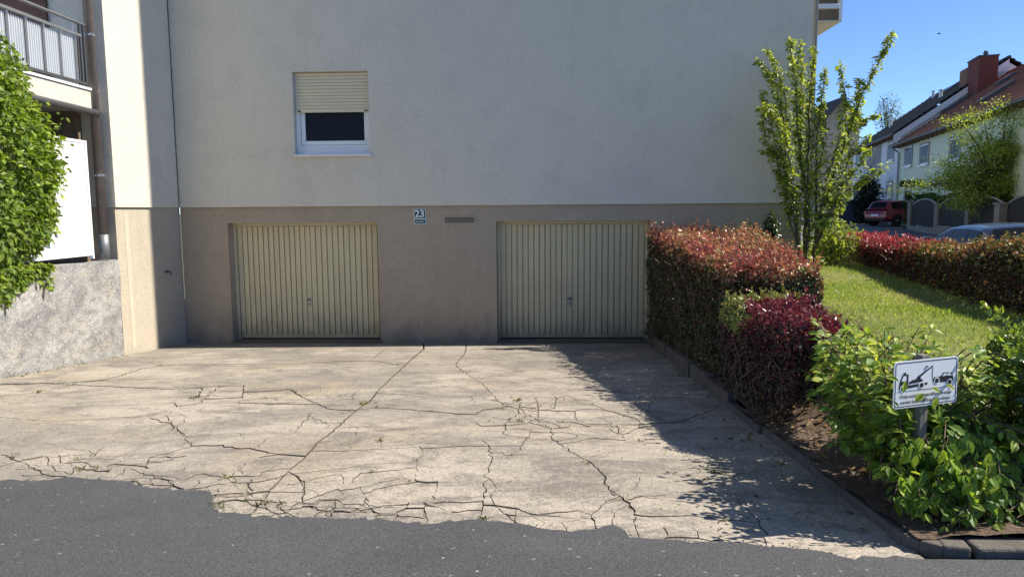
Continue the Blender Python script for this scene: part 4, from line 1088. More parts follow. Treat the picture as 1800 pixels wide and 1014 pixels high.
for (u, v) in ((.115, .42), (.42, .455), (.675, .52), (.895, .46)):
    bw = MB(); bw.prism(circ(SX(u), SZ(v), .0105), tf, .0017, .0022); bw.build('pictogram_wheel', 'sign_black', sg)
put_text(text_mesh('Widerrechtlich abgestellte Fahrzeuge', .0205, xscale=.90, bold=.0003), tf, 0, SZ(.245), .0012, 'sign_black', sg)
put_text(text_mesh('werden kostenpflichtig abgeschleppt', .0205, xscale=.90, bold=.0003), tf, 0, SZ(.125), .0012, 'sign_black', sg)
ps = MB(); ps.box(-.022, .022, -.72, .118, -.045, -.0045, tf); ps.build('post', 'post_wood', sg, bevel=.006)
for v in (.07, -.07):
    bo_ = MB(); bo_.prism(circ(.0, v, .006, 8), tf, .0001, .003); bo_.build('bolt', 'steel', sg)

# ================================================================== PLANTING BESIDE THE DRIVE
def hedge_thing(name, label, poly, zb, zt, counts, size, colf, mat, loc, group=None, sh=None, seed=0.0, bulge=.07, aspect=.55, stems=0, lscale=1.6, cat='hedge', depth=.05):
    h = thing(name, loc, label, cat, group)
    P, NR = hedge_points(poly, zb, zt, *counts, seed=seed, bulge=bulge, lscale=lscale, depth=depth)
    keep = P[:, 2] > zb(P[:, 0], P[:, 1]) - .02
    P, NR = P[keep], NR[keep]; n = len(P)
    S = size * np.exp(RNG.normal(0, .25, n))
    dep = zt(P[:, 0], P[:, 1]) - P[:, 2]
    leaves('foliage', P, NR, S, colf(P, dep, n), mat, h, aspect=aspect)
    if sh:
        ns, hmin, hmax, per, ssize = sh
        P2, D2, hh, st = shoots(poly, zt, ns, hmin, hmax, per)
        n2 = len(P2); leaves('shoot_leaves', P2, unit(D2 + RNG.normal(0, .8, (n2, 3))), ssize * np.exp(RNG.normal(0, .25, n2)), colf(P2, np.full(n2, -.05), n2), mat, h, aspect=aspect, D=D2)
        sticks_mesh('shoot', st, .0022, 'twig', h)
    if stems:
        q = samp_poly(poly, stems); sg_ = []
        for x, y in q:
            z0 = float(zb(np.array([x]), np.array([y]))[0]) - .03; z1 = float(zt(np.array([x]), np.array([y]))[0]) - .24
            p0 = np.array([x, y, z0]); 
            for k in range(4):
                t = (k + 1) / 4; p1 = np.array([x + random.gauss(0, .05 * t + .02), y + random.gauss(0, .05 * t + .02), z0 + (z1 - z0) * t]); sg_.append((p0, p1))
                if random.random() < .7: sg_.append((p1, p1 + np.array([random.gauss(0, .06), random.gauss(0, .06), random.uniform(.02, .12)])))
                p0 = p1
        sticks_mesh('stems', sg_, .007, 'twig', h, .004)
    return h
# tall hedge with rust-red new growth
def zt1(x, y): return .95 + .028 * (np.asarray(y) - 6.3) + .05 * np.sin(4 * np.asarray(x) + 3 * np.asarray(y)) * np.sin(5.1 * np.asarray(y) - 3 * np.asarray(x))
def col1(P, dep, n):
    ln = lump(P, 1.5, 2.0); r = RNG.random(n)
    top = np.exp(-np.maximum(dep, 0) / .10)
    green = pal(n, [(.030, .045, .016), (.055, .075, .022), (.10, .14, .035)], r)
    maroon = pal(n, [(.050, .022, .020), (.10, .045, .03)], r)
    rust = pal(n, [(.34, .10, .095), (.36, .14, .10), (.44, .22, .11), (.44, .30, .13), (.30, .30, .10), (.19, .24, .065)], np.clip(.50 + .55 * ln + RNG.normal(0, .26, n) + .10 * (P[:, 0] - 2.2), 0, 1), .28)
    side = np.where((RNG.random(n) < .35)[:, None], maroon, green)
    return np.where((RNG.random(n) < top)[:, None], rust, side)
hedge_thing('red_tipped_hedge', 'tall clipped hedge with rust-red tips beside the right garage door', [(1.72, 6.4), (2.50, 6.3), (3.45, 11.6), (1.83, 11.85)], terr, zt1, (42000, 56000, 16000), .034, col1, 'leaf_red', (2.2, 9, -.3), lscale=2.3, sh=(1900, .06, .27, 12, .032), seed=1.0, stems=240, bulge=.11)
# low purple hedge
def zt2(x, y): return .75 + .03 * np.sin(5 * np.asarray(x)) * np.sin(3 * np.asarray(y))
def col2(P, dep, n):
    r = RNG.random(n); g = (P[:, 1] > 5.85 + .25 * lump(P, 3, 1)) | ((P[:, 0] < 1.68) & (P[:, 1] > 5.5))
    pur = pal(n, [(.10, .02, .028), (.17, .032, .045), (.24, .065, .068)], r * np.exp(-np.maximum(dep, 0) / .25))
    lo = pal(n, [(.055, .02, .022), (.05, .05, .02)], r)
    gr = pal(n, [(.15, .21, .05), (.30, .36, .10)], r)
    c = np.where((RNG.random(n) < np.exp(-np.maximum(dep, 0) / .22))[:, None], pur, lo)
    return np.where((g & (dep < .22))[:, None], gr, c)
def zb2(x, y): return terr(x, y) + .08 + .16 * sstep(5.2, 4.5, y)
hedge_thing('purple_hedge', 'low purple-leaved hedge with a light green back corner', [(1.57, 4.95), (1.64, 4.50), (1.97, 4.35), (2.26, 6.25), (1.64, 6.3)], zb2, zt2, (18000, 24000, 8000), .030, col2, 'leaf_red', (1.9, 5.5, .1), sh=(220, .03, .12, 9, .03), seed=4.0, stems=130, bulge=.06)
# glossy green hedge along the road
def zt3(x, y): return .86 + .03 * np.sin(3.3 * np.asarray(x)) + .02 * np.sin(7 * np.asarray(y))
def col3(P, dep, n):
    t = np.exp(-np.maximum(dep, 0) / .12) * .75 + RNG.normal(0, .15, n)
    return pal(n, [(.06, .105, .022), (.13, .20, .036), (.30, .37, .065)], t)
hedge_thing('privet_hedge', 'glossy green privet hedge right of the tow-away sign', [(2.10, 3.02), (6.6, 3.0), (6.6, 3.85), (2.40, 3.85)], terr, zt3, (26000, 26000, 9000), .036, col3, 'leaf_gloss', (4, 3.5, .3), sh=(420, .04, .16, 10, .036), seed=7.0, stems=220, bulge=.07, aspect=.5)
# hedge on the far side of the lawn
def hpoly(y0, y1, w_, k=7):
    ys = np.linspace(y0, y1, k); a = [(float(hedge_x(y)) + w_ / 2, float(y)) for y in ys]; b = [(float(hedge_x(y)) - w_ / 2, float(y)) for y in ys[::-1]]
    return a + b
def zt4(x, y): return 1.02 + .02 * np.sin(2.2 * np.asarray(y)) + .15 * sstep(8.4, 7.2, y)
def col4(P, dep, n):
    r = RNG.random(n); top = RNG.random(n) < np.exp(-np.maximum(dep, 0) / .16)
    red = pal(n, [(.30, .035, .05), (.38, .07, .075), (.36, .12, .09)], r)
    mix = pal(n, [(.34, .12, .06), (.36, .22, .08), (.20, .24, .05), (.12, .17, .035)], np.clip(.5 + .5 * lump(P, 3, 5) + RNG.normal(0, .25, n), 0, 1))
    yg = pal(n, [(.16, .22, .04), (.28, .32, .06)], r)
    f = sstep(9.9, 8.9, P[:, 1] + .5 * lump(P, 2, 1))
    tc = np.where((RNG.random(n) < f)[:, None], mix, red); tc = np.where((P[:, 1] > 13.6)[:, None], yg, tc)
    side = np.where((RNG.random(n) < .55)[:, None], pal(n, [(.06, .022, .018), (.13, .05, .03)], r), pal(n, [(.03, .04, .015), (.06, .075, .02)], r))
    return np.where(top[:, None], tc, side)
hedge_thing('red_hedge', 'crimson-topped hedge on the far side of the lawn by the parked car', hpoly(5.4, 14.6, .75), lambda x, y: terr(x, y) + .06, zt4, (34000, 40000, 8000), .040, col4, 'leaf_red', (5.6, 10, .5), sh=(520, .03, .12, 8, .036), seed=9.0, stems=300, bulge=.06)

# ---- big-leaved shrub round the sign
def leaf_shape(L_, W, colr, seed):
    rnd = random.Random(seed)
    xs_ = [0, .22, .5, .78, 1.0]; ws = [0, .36, .5, .32, 0]
    V = []; F = []; mid = []; lf = []; rg = []
    for x, ww in zip(xs_, ws):
        dz = -.16 * x * x * L_ + rnd.gauss(0, .01) * L_
        mid.append(len(V)); V.append((x * L_, 0, dz))
        if ww:
            for sgn, arr in ((1, lf), (-1, rg)):
                arr.append(len(V)); V.append((x * L_, sgn * ww * W, dz + ww * W * .32 + rnd.gauss(0, .012) * L_))
    for side, sgn in ((lf, 1), (rg, -1)):
        F.append((mid[0], mid[1], side[0])); 
        for k in range(2): F.append((mid[k + 1], mid[k + 2], side[k + 1], side[k]))
        F.append((mid[3], mid[4], side[2]))
    me = bpy.data.meshes.new('leaf'); me.from_pydata(V, [], F)
    for q in me.polygons: q.use_smooth = True
    a = me.color_attributes.new('Col', 'FLOAT_COLOR', 'POINT')
    for i in range(len(V)): a.data[i].color = c4(colr)
    return me, np.array(V), F
shrub = thing('broad_leaved_shrub', (1.75, 3.45, .25), 'bright green broad-leaved shrub growing round the tow-away sign', 'shrub')
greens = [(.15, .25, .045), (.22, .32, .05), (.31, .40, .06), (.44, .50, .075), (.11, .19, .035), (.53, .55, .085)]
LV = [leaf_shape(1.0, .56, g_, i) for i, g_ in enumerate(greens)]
LT = []                                # (pos, dir, normal, size, variant)
ssegs = []
def shoot(b, t, n, s0=.30, size=.072, bend=.12):
    b, t = np.array(b), np.array(t); c = (b + t) / 2 + np.array([random.gauss(0, .03), random.gauss(0, .03), bend])
    prev = b
    for k in range(1, n + 1):
        u = k / n; p = (1 - u) ** 2 * b + 2 * u * (1 - u) * c + u * u * t
        ssegs.append((prev, p)); d = unit(p - prev); prev = p
        if u < s0: continue
        side = unit(np.cross(d, np.array([0, 0, 1.0]) + RNG.normal(0, .3, 3)))
        for sgn in ((1, -1) if k < n else (1, -1, 0)):
            dd = unit(d * (.55 if sgn else 1) + side * sgn * .9 + np.array([0, 0, -.40]) + RNG.normal(0, .16, 3))
            nn = unit(np.array([0, -.25, 1.0]) + RNG.normal(0, .28, 3))
            hz = p[2]
            var = random.choices(range(6), weights=[3, 3, 3 if hz > .5 else 1, 3 if hz > .68 else .3, 3, 2.2 if hz > .74 else .1])[0]  # lighter greens picked more often higher up: sunlit top put into leaf colour
            LT.append((p + dd * .008, dd, nn, size * random.uniform(.5, 1.2) * (.75 if u > .9 else 1), var))
rs = random.Random(5)
for k in range(105):
    a = rs.uniform(0, 2 * pi); rr = rs.uniform(.5, 1) ** .5
    base = (1.76 + rs.gauss(0, .09), 3.42 + rs.gauss(0, .09), .22)
    x = 1.82 + .38 * rr * cos(a); yv = 3.42 + .36 * rr * sin(a); z = rs.uniform(.42, .95) - .08 * rr
    shoot(base, (x, yv, z), 10)
for k in range(48):                     # low trailing shoots towards the road
    shoot((1.80 + rs.gauss(0, .1), 3.25, .40 + rs.uniform(0, .2)), (rs.uniform(1.60, 2.40), rs.uniform(2.88, 3.08), rs.uniform(.20, .52)), 8, .2, .068, .08)
for k in range(64):                     # the side over the kerb
    shoot((1.70 + rs.gauss(0, .05), 3.55 + rs.gauss(0, .22), .32), (rs.uniform(1.54, 1.72), rs.uniform(3.05, 4.1), rs.uniform(.35, .90)), 8, .25, .070, .10)
for k in range(85):                     # the back of the shrub, towards the purple hedge
    shoot((1.95 + rs.gauss(0, .08), 4.05 + rs.gauss(0, .12), .28), (rs.uniform(1.74, 2.3), rs.uniform(3.75, 4.5), rs.uniform(.38, .82)), 8, .25, .066, .10)
for k in range(20):                     # in front of the post
    shoot((1.72 + rs.gauss(0, .05), 3.18, .30 + rs.uniform(0, .2)), (rs.uniform(1.48, 1.90), rs.uniform(2.88, 2.99), rs.uniform(.24, .50)), 7, .2, .064, .06)
for k in range(40):                     # extra shoots between the purple hedge and the sign, added to cast shadow
    shoot((1.80 + rs.gauss(0, .06), 4.15 + rs.gauss(0, .12), .34), (rs.uniform(1.64, 1.86), rs.uniform(3.85, 4.5), rs.uniform(.46, .80)), 8, .3, .064, .10)
for k in range(46):                     # left of the sign, over the kerb corner
    shoot((1.62 + rs.gauss(0, .05), 3.20 + rs.gauss(0, .08), .28), (rs.uniform(1.44, 1.64), rs.uniform(2.93, 3.35), rs.uniform(.36, .86)), 8, .25, .066, .08)
for k in range(30):                     # lowest shoots trailing to the road kerb
    shoot((rs.uniform(1.7, 2.5), 3.10, .32), (rs.uniform(1.62, 2.7), rs.uniform(2.82, 2.95), rs.uniform(.17, .30)), 7, .2, .056, .05)
tfi = np.array([ex2, ey2, en]); t0 = np.array([ts[0], SY, ts[2]])
keepL = []
for q in LT:
    u = (q[0] + q[1] * q[3] * .5 - t0) @ tfi.T
    tip = (q[0] + q[1] * q[3] - t0) @ tfi.T
    # nothing grows through the sign; what hangs before its clear upper right is tied back
    if any(abs(w_[0]) < HW + .02 and abs(w_[1]) < HH + .02 and -.06 < w_[2] < .03 for w_ in (u, tip)): continue
    if abs(u[0]) < HW + .03 and -HH - .05 < u[1] < HH + .04 and u[2] > -.02: continue
    keepL.append(q)
LT = keepL
for (u, v, du, dv, sz, var) in ((-.13, -.10, .3, -.6, .05, 2), (-.055, -.035, -.8, -.35, .055, 2), (-.01, -.015, .8, -.35, .05, 3), (.045, .0, .9, -.45, .05, 5), (-.005, -.05, -.5, -.8, .05, 2),
                                (.045, -.10, .2, -.9, .055, 1), (-.155, .03, -.2, -.8, .05, 2), (-.02, -.10, .6, -.6, .05, 0)):
    p = t0 + ex2 * u + ey2 * v + en * random.uniform(.025, .07); dd = unit(ex2 * du + ey2 * dv + en * .2)
    LT.append((p, dd, unit(en * .6 + np.array([0, 0, .8]) + RNG.normal(0, .15, 3)), sz, var))
for k in range(150):                     # leaves hanging before the post and over the kerb side
    p = np.array([rs.uniform(1.50, 1.92), rs.uniform(2.88, 3.01), rs.uniform(.22, .54)]); dd = unit(np.array([rs.gauss(0, .7), -.3, -.8])); LT.append((p, dd, unit(np.array([rs.gauss(0, .3), -.9, .6])), .062 * rs.uniform(.6, 1.2), rs.choice([0, 0, 1, 1, 2, 4])))
LT.sort(key=lambda q: float(np.linalg.norm(q[0] - EYE)))
def leaf_rot(d, nn):
    z = unit(nn - d * (nn @ d)); y_ = np.cross(z, d); return np.stack([d, y_, z], 1)
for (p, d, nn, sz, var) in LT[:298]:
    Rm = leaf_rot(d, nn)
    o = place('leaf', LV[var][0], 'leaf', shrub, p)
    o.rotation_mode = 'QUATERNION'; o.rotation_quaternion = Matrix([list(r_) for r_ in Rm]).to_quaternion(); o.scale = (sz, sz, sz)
rest = LT[298:]
V = []; C_ = []; F = []
for (p, d, nn, sz, var) in rest:
    Rm = leaf_rot(d, nn); b = len(V); vv = (LV[var][1] * sz) @ Rm.T + p
    V.extend(vv.tolist()); C_.extend([greens[var]] * len(vv))
    for f in LV[var][2]: F.append(tuple(b + i for i in f))
me = bpy.data.meshes.new('inner_leaves'); me.from_pydata(V, [], F)
a = me.color_attributes.new('Col', 'FLOAT_COLOR', 'POINT'); a.data.foreach_set('color', np.c_[np.array(C_), np.ones(len(C_))].astype(np.float32).ravel())
o = place('inner_leaves', me, 'leaf', shrub, (0, 0, 0), kind='stuff'); 
def off_sign(sg2):
    for q in (sg2[0], (sg2[0] + sg2[1]) / 2, sg2[1]):
        u = (q - t0) @ tfi.T
        if abs(u[0]) < HW + .02 and -HH - .03 < u[1] < HH + .02 and u[2] > -.03: return False
    return True
sticks_mesh('stems', [q for q in ssegs if off_sign(q)], .0038, 'twig', shrub, .003)

# ---- fruit tree at the corner of the house: long upright shoots set with leaves
tree = thing('fruit_tree', (4.55, 11.3, .6), 'young multi-stemmed fruit tree with upright leafy shoots at the house corner', 'tree')
T7 = 2.303
stemsP = [
 ([(235, 960), (235, 780), (205, 640), (180, 560), (135, 525), (90, 520)], 11.2, .022), ([(240, 960), (215, 700), (195, 500), (160, 400), (125, 345), (85, 345)], 11.0, .022),
 ([(195, 560), (180, 420), (150, 260), (75, 150)], 11.3, .014), ([(195, 500), (188, 320), (160, 200), (110, 105)], 11.4, .014), ([(262, 960), (268, 700), (240, 500), (228, 300), (205, 62)], 11.35, .026),
 ([(278, 960), (276, 640), (282, 380), (300, 100)], 11.2, .026), ([(240, 540), (255, 300), (243, 70)], 11.5, .013), ([(305, 960), (310, 740), (312, 500), (330, 330), (345, 185)], 11.2, .024),
 ([(308, 880), (340, 680), (400, 480), (432, 330), (408, 165)], 11.1, .022), ([(308, 860), (380, 620), (445, 430), (500, 280), (560, 170), (625, 38)], 11.3, .026),
 ([(312, 870), (400, 700), (500, 640), (598, 572)], 10.9, .018), ([(316, 880), (390, 690), (480, 590), (532, 508)], 11.1, .016), ([(400, 500), (455, 430), (510, 395), (560, 375)], 11.2, .010),
 ([(276, 700), (330, 560), (345, 440), (330, 330)], 11.4, .014), ([(225, 780), (150, 560), (100, 470), (95, 275)], 11.2, .014), ([(215, 700), (130, 430), (140, 330)], 11.1, .011),
 ([(340, 700), (420, 600), (470, 500), (530, 460)], 11.3, .012), ([(290, 820), (350, 800), (400, 760), (440, 690)], 11.0, .014), ([(235, 860), (200, 800), (190, 720), (165, 610)], 11.0, .013), ([(445, 430), (470, 330), (480, 260), (490, 225)], 11.35, .010), ([(300, 800), (360, 820), (420, 900)], 10.9, .010)]
LP, LN, LS, LD = [], [], [], []
for si, (pl, Y0, r0) in enumerate(stemsP):
    pts = []; nP = len(pl)
    for i, (x, y) in enumerate(pl):
        pts.append(onY(1300 + x / T7, 40 + y / T7, Y0 + (.12 * sin(si * 2.1 + i))))
    pts[0][2] -= .05
    fine = []
    for a_, b_ in zip(pts[:-1], pts[1:]):
        k = max(2, int(np.linalg.norm(b_ - a_) / .12))
        for i in range(k): fine.append(a_ + (b_ - a_) * i / k + RNG.normal(0, .010, 3))
    fine.append(pts[-1]); fine = np.array(fine); nF = len(fine)
    mb = MB(); mb.tube([tuple(q) for q in fine], [max(.004, r0 * (1 - .85 * i / nF)) for i in range(nF)], 7); mb.build('branch' if si > 11 else 'stem', 'bark', tree, smooth=True)
    L_ = np.linalg.norm(np.diff(fine, axis=0), axis=1).sum(); nl = int(L_ * 250)
    t = RNG.random(nl) ** .85
    low = (fine[(t * (nF - 1)).astype(int)][:, 2] < 1.25) & (RNG.random(nl) < .68)
    idx = np.minimum((t * (nF - 1)).astype(int), nF - 2); fr_ = (t * (nF - 1) - idx)[:, None]
    base = fine[idx] * (1 - fr_) + fine[idx + 1] * fr_
    rad = .15 * (1 - t) + .05
    clus = np.sin(base[:, 2] * 17 + si) * .5 + .5
    off = RNG.normal(0, 1, (nl, 3)); off = unit(off) * (rad * (.25 + .75 * clus) * RNG.random(nl) ** .6)[:, None]; off[:, 2] *= .8
    k = ~low
    LP.append((base + off)[k]); LN.append((unit(off) * .6 + np.array([.35, -.1, .9]))[k]); LD.append((unit(off) + RNG.normal(0, .5, (nl, 3)))[k]); LS.append(.064 * np.exp(RNG.normal(0, .28, nl))[k])
LP, LN, LS, LD = np.concatenate(LP), np.concatenate(LN), np.concatenate(LS), np.concatenate(LD)
ok = LP[:, 1] < 11.9; ok |= LP[:, 0] > XR + .1
LP, LN, LS, LD = LP[ok], LN[ok], LS[ok], LD[ok]; n = len(LP)
leaves('crown', LP, LN, LS, pal(n, [(.13, .18, .035), (.27, .33, .055), (.44, .47, .09)], RNG.random(n) * .8 + .2 * sstep(1.5, 4.5, LP[:, 2])), 'leaf', tree, D=LD, aspect=.5, spread=.7)
def ball_shrub(name, label, ctr, rad, n, size, stops, mat='leaf', cat='shrub', zmin=None, group=None, droop=0.2, stem=True, jit=.22):
    h = thing(name, (ctr[0], ctr[1], (zmin if zmin is not None else ctr[2] - rad[2])), label, cat, group)
    d = unit(RNG.normal(0, 1, (n, 3))); r = RNG.random(n) ** .4
    P = d * r[:, None]; lm = lump(P, 2.2, ctr[0]); P = np.array(ctr) + P * np.array(rad) * (1 + .22 * lm)[:, None]
    if zmin is not None: k = P[:, 2] > zmin; P, d = P[k], d[k]
    n = len(P)
    leaves('foliage', P, d + np.array([0, 0, .5]), size * np.exp(RNG.normal(0, .25, n)), pal(n, stops, RNG.random(n), jit), mat, h, droop=droop)
    if stem:
        sg_ = []; z0 = zmin if zmin is not None else ctr[2] - rad[2]
        for k in range(14):
            b = np.array([ctr[0] + random.gauss(0, rad[0] * .15), ctr[1] + random.gauss(0, rad[1] * .15), z0 - .05]); m_ = np.array(ctr) + RNG.normal(0, .35, 3) * np.array(rad); e_ = m_ + RNG.normal(0, .4, 3) * np.array(rad)
            sg_ += [(b, m_), (m_, e_)]
        sticks_mesh('stems', sg_, max(.006, .02 * rad[2]), 'bark', h)
    return h
q = onY(1462, 432, 11.6)
ball_shrub('small_shrub', 'small yellow-green shrub between the fruit tree and the crimson hedge', (q[0], 11.5, .95), (.40, .30, .40), 1700, .05, [(.09, .14, .03), (.20, .26, .045), (.30, .32, .06)], zmin=.55)
q = onY(1358, 400, 11.75)
ball_shrub('dark_creeper', 'dark green leafy creeper against the base wall behind the tall hedge', (q[0], 11.8, q[2] - .05), (.13, .10, .33), 420, .065, [(.03, .055, .018), (.055, .09, .025)], mat='leaf_gloss')

# ---- lush shrub hanging over the retaining wall on the left
hb = thing('hornbeam_shrub', (-6.6, 7.3, .8), 'dense bright green shrub spilling over the retaining wall at the left edge', 'shrub')
n = 36000
d = unit(RNG.normal(0, 1, (n, 3))); r = 1 - RNG.exponential(.13, n); r = np.clip(r, .1, 1)
ctr = np.array([-6.42, 7.95, 2.05]); P = ctr + d * r[:, None] * np.array([.60, 1.10, 1.42]) * (1 + .20 * lump(d, 3.0, 2.0) + .17 * lump(d, 7.0, 1.0))[:, None]
P[:, 0] = np.where(P[:, 2] < .9, np.maximum(P[:, 0], -6.05), P[:, 0])
n2 = 7000; d2 = unit(RNG.normal(0, 1, (n2, 3))); c2 = np.array([-6.5, 6.2, 2.1]); P2 = c2 + d2 * np.clip(1 - RNG.exponential(.12, n2), .1, 1)[:, None] * np.array([.75, 1.1, 1.6])
P = np.r_[P, P2]; d = np.r_[d, d2]; 
tz = []; 
for q_ in range(60):                     # leafy shoots standing out of the outline
    e0_ = unit(RNG.normal(0, 1, 3) + np.array([.5, .3, .6])); b0_ = ctr + e0_ * np.array([.55, 1.05, 1.35]); l_ = random.uniform(.15, .45); g0 = unit(e0_ * .5 + np.array([0, .1, .8]) + RNG.normal(0, .2, 3))
    tz.append(b0_ + g0 * (RNG.random((14, 1)) * l_) + RNG.normal(0, .035, (14, 3)))
tz = np.concatenate(tz); P = np.r_[P, tz]; d = np.r_[d, unit(tz - ctr)]
k = (P[:, 2] > .45) & ((lump(P, 5.5, 2.5) + .5 * lump(P, 11, 1.5) < .42) | (RNG.random(len(P)) < .25)); P, d = P[k], d[k]; n = len(P)
leaves('foliage', P, d * .6 + np.array([.3, -.1, .8]), .064 * np.exp(RNG.normal(0, .3, n)), pal(n, [(.085, .145, .024), (.16, .24, .036), (.30, .38, .06)], RNG.random(n)), 'leaf', hb, aspect=.62, droop=.25, D=d + RNG.normal(0, .8, (n, 3)), spread=1.1)
sg_ = []
for k in range(26):
    b = np.array([-6.5 + random.gauss(0, .06), 7.4 + random.gauss(0, .6), .78]); m_ = b + np.array([random.gauss(0, .12), random.gauss(0, .3), 1.0]); e_ = m_ + np.array([random.gauss(.05, .2), random.gauss(0, .4), random.uniform(.4, 1.2)])
    sg_ += [(b, m_), (m_, e_)]
sticks_mesh('branches', sg_, .012, 'bark', hb)

# ---- grass
n = 300000
x = RNG.uniform(1.7, 6.6, n); y = RNG.uniform(3.9, 17, n)
k = (x > kerb_x(y) + .75 + .5 * sstep(5, 11, y)) & (x < hedge_x(y) + .3) & ~((y > 11.95) & (x < XR + .05)); k &= RNG.random(n) < np.clip(1.4 - .05 * y, .3, 1)
x, y = x[k], y[k]; n = len(x); P = np.c_[x, y, terr(x, y) - .004]
D = np.c_[RNG.normal(0, .45, (n, 2)), np.ones(n)]; lm = lump(P, 1.1, 3.0)
cg = pal(n, [(.56, .51, .25), (.44, .46, .16), (.31, .40, .10), (.22, .33, .06)], np.clip(.52 + .35 * lm + RNG.normal(0, .22, n), 0, 1))
g_ = leaves('lawn_grass', P, np.c_[RNG.normal(0, 1, (n, 2)), np.full(n, .2)],   .028 * np.exp(RNG.normal(0, .3, n)) * (1 + .35 * lm), cg, 'grass', None, aspect=.13, D=D, spread=.2)
tag(g_, 'short patchy green and straw-coloured grass of the small lawn', 'grass')
n = 500; x = RNG.uniform(2.8, 5.6, n); y = RNG.uniform(5.5, 12, n); k = (x < hedge_x(y) - .3) & (lump(np.c_[x, y, x * 0], 1.7, 6) > .1); x, y = x[k], y[k]; n = len(x)
cl = leaves('clover_flowers', np.c_[x, y, terr(x, y) + .035], np.tile([0, 0, 1.], (n, 1)), np.full(n, .022), np.full((n, 3), .62), 'grass', None, aspect=.9, spread=.4); tag(cl, 'scattered white clover flowers in the lawn', 'flowers')
# fallen leaves on the bed
n = 2600; y = RNG.uniform(2.95, 9, n); x = kerb_x(y) + .1 + RNG.random(n) * .75; P = np.c_[x, y, terr(x, y) + .022]
ll = leaves('leaf_litter', P, np.tile([0, 0, 1.], (n, 1)), .034 * np.exp(RNG.normal(0, .4, n)), pal(n, [(.13, .075, .04), (.28, .18, .10), (.40, .30, .20)], RNG.random(n)), 'grass', None, spread=.5); tag(ll, 'dry brown fallen leaves on the planting bed soil', 'leaves')
n = 260; y = np.abs(RNG.normal(0, 1, n)) * 1.6 + 3.0; y = np.where(y > 11.5, RNG.uniform(3, 11, n), y); x = kerb_x(y) - np.abs(RNG.normal(0, .45, n)) - .05; P = np.c_[x, y, zd(y) + .008]
ll = leaves('drive_litter', P, np.tile([0, 0, 1.], (n, 1)), .018 * np.exp(RNG.normal(0, .4, n)), pal(n, [(.16, .10, .05), (.30, .22, .10), (.22, .24, .06)], RNG.random(n)), 'grass', None, spread=.5); tag(ll, 'tiny fallen leaf bits on the drive along the kerb', 'leaves')

# ================================================================== ACROSS THE STREET
BR = radians(14.0); av = np.array([sin(BR), cos(BR), 0]); bv = np.array([cos(BR), -sin(BR), 0])
MT['roof_red'] = surf('roof_red_tile', (.22, .085, .055), .85, [((1.5, 1.5, 1.5), .4, .7, (.16, .065, .045), .7), (9, .45, .7, (.28, .13, .085), .6)], [(8, .5, .04)])
MT['roof_dark'] = surf('roof_dark_tile', (.085, .075, .065), .85, [(1.5, .4, .7, (.055, .05, .048), .7), (9, .45, .7, (.13, .115, .10), .6)], [(8, .5, .04)])
MT['fac_green'] = surf('facade_pale_green', (.74, .80, .62), .9, [(.7, .4, .75, (.69, .75, .58), .6)], [(25, .3, .02)])
MT['fac_white'] = surf('facade_white', (.82, .82, .81), .9, [(.7, .4, .75, (.76, .76, .75), .6)], [(25, .3, .02)])
MT['fac_beige'] = surf('facade_beige', (.42, .36, .26), .9, [(1.2, .4, .75, (.34, .29, .21), .7)], [(12, .4, .03)])
MT['chimney'] = surf('chimney_slate', (.20, .06, .045), .8, [(2, .4, .7, (.15, .05, .04), .7)])
MT['fac_grey'] = surf('loggia_grey', (.36, .35, .33), .9, [(2, .4, .7, (.30, .29, .28), .6)])
MT['blue_gate'] = surf('blue_grey_paint', (.13, .17, .24), .7, [((4, 4, .5), .4, .7, (.10, .13, .19), .7)])
m, nt, p, L = new_mat('far_window_glass'); p.inputs['Base Color'].default_value = (.03, .034, .04, 1); p.inputs['Roughness'].default_value = .08; p.inputs['IOR'].default_value = 1.08
vec = N(nt, 'ShaderNodeNewGeometry').outputs['Position']; L(bump(nt, L, noise(nt, L, vec, 1.5, 2, .5), .05, .05), p.inputs['Normal']); MT['far_glass'] = m
E0 = onY(1583, 250, 47.0); P0 = np.array([E0[0], E0[1], float(street_z(47.0))])
hfr = lambda q: tuple(P0 + av * q[0] + bv * q[1] + np.array([0, 0, 1.0]) * q[2])
def house_win(par, pl, px0, py0, px1, py1, rec=.16):
    """a window cut from the facade by its corners, frame and pane as sub-parts"""
    n_ = -bv; a_ = onP(px0, py0, pl, n_); b_ = onP(px1, py1, pl, n_)
    s0 = (a_ - P0) @ av; s1 = (b_ - P0) @ av; z0, z1 = min(a_[2], b_[2]) - P0[2], max(a_[2], b_[2]) - P0[2]; b0 = (np.array(pl) - P0) @ bv
    s0, s1 = min(s0, s1), max(s0, s1)
    w_ = MB(); t_ = .10
    w_.box(s0 - t_, s0, b0 - .05, b0 - .004, z0 - t_, z1 + t_, hfr); w_.box(s1, s1 + t_, b0 - .05, b0 - .004, z0 - t_, z1 + t_, hfr); w_.box(s0, s1, b0 - .05, b0 - .004, z1 + .001, z1 + t_, hfr)
    wo_ = w_.build('window', 'fac_grey', par)
    f = MB(); f.box(s0 + .01, s0 + .08, b0 - .035, b0 - .005, z0, z1, hfr); f.box(s1 - .08, s1 - .01, b0 - .035, b0 - .005, z0, z1, hfr); f.box(s0 + .081, s1 - .081, b0 - .035, b0 - .005, z0, z0 + .08, hfr); f.box(s0 + .081, s1 - .081, b0 - .035, b0 - .005, z1 - .08, z1, hfr)
    f.build('frame', 'pvc', wo_)
    g_ = MB(); g_.box(s0 + .08, s1 - .08, b0 - .02, b0 - .006, z0 + .08, z1 - .08, hfr); g_.build('pane', 'far_glass', wo_)
    s_ = MB(); s_.box(s0 - .08, s1 + .08, b0 - .13, b0 - .004, z0 - .10, z0 - .03, hfr); s_.build('sill', 'pvc', wo_)
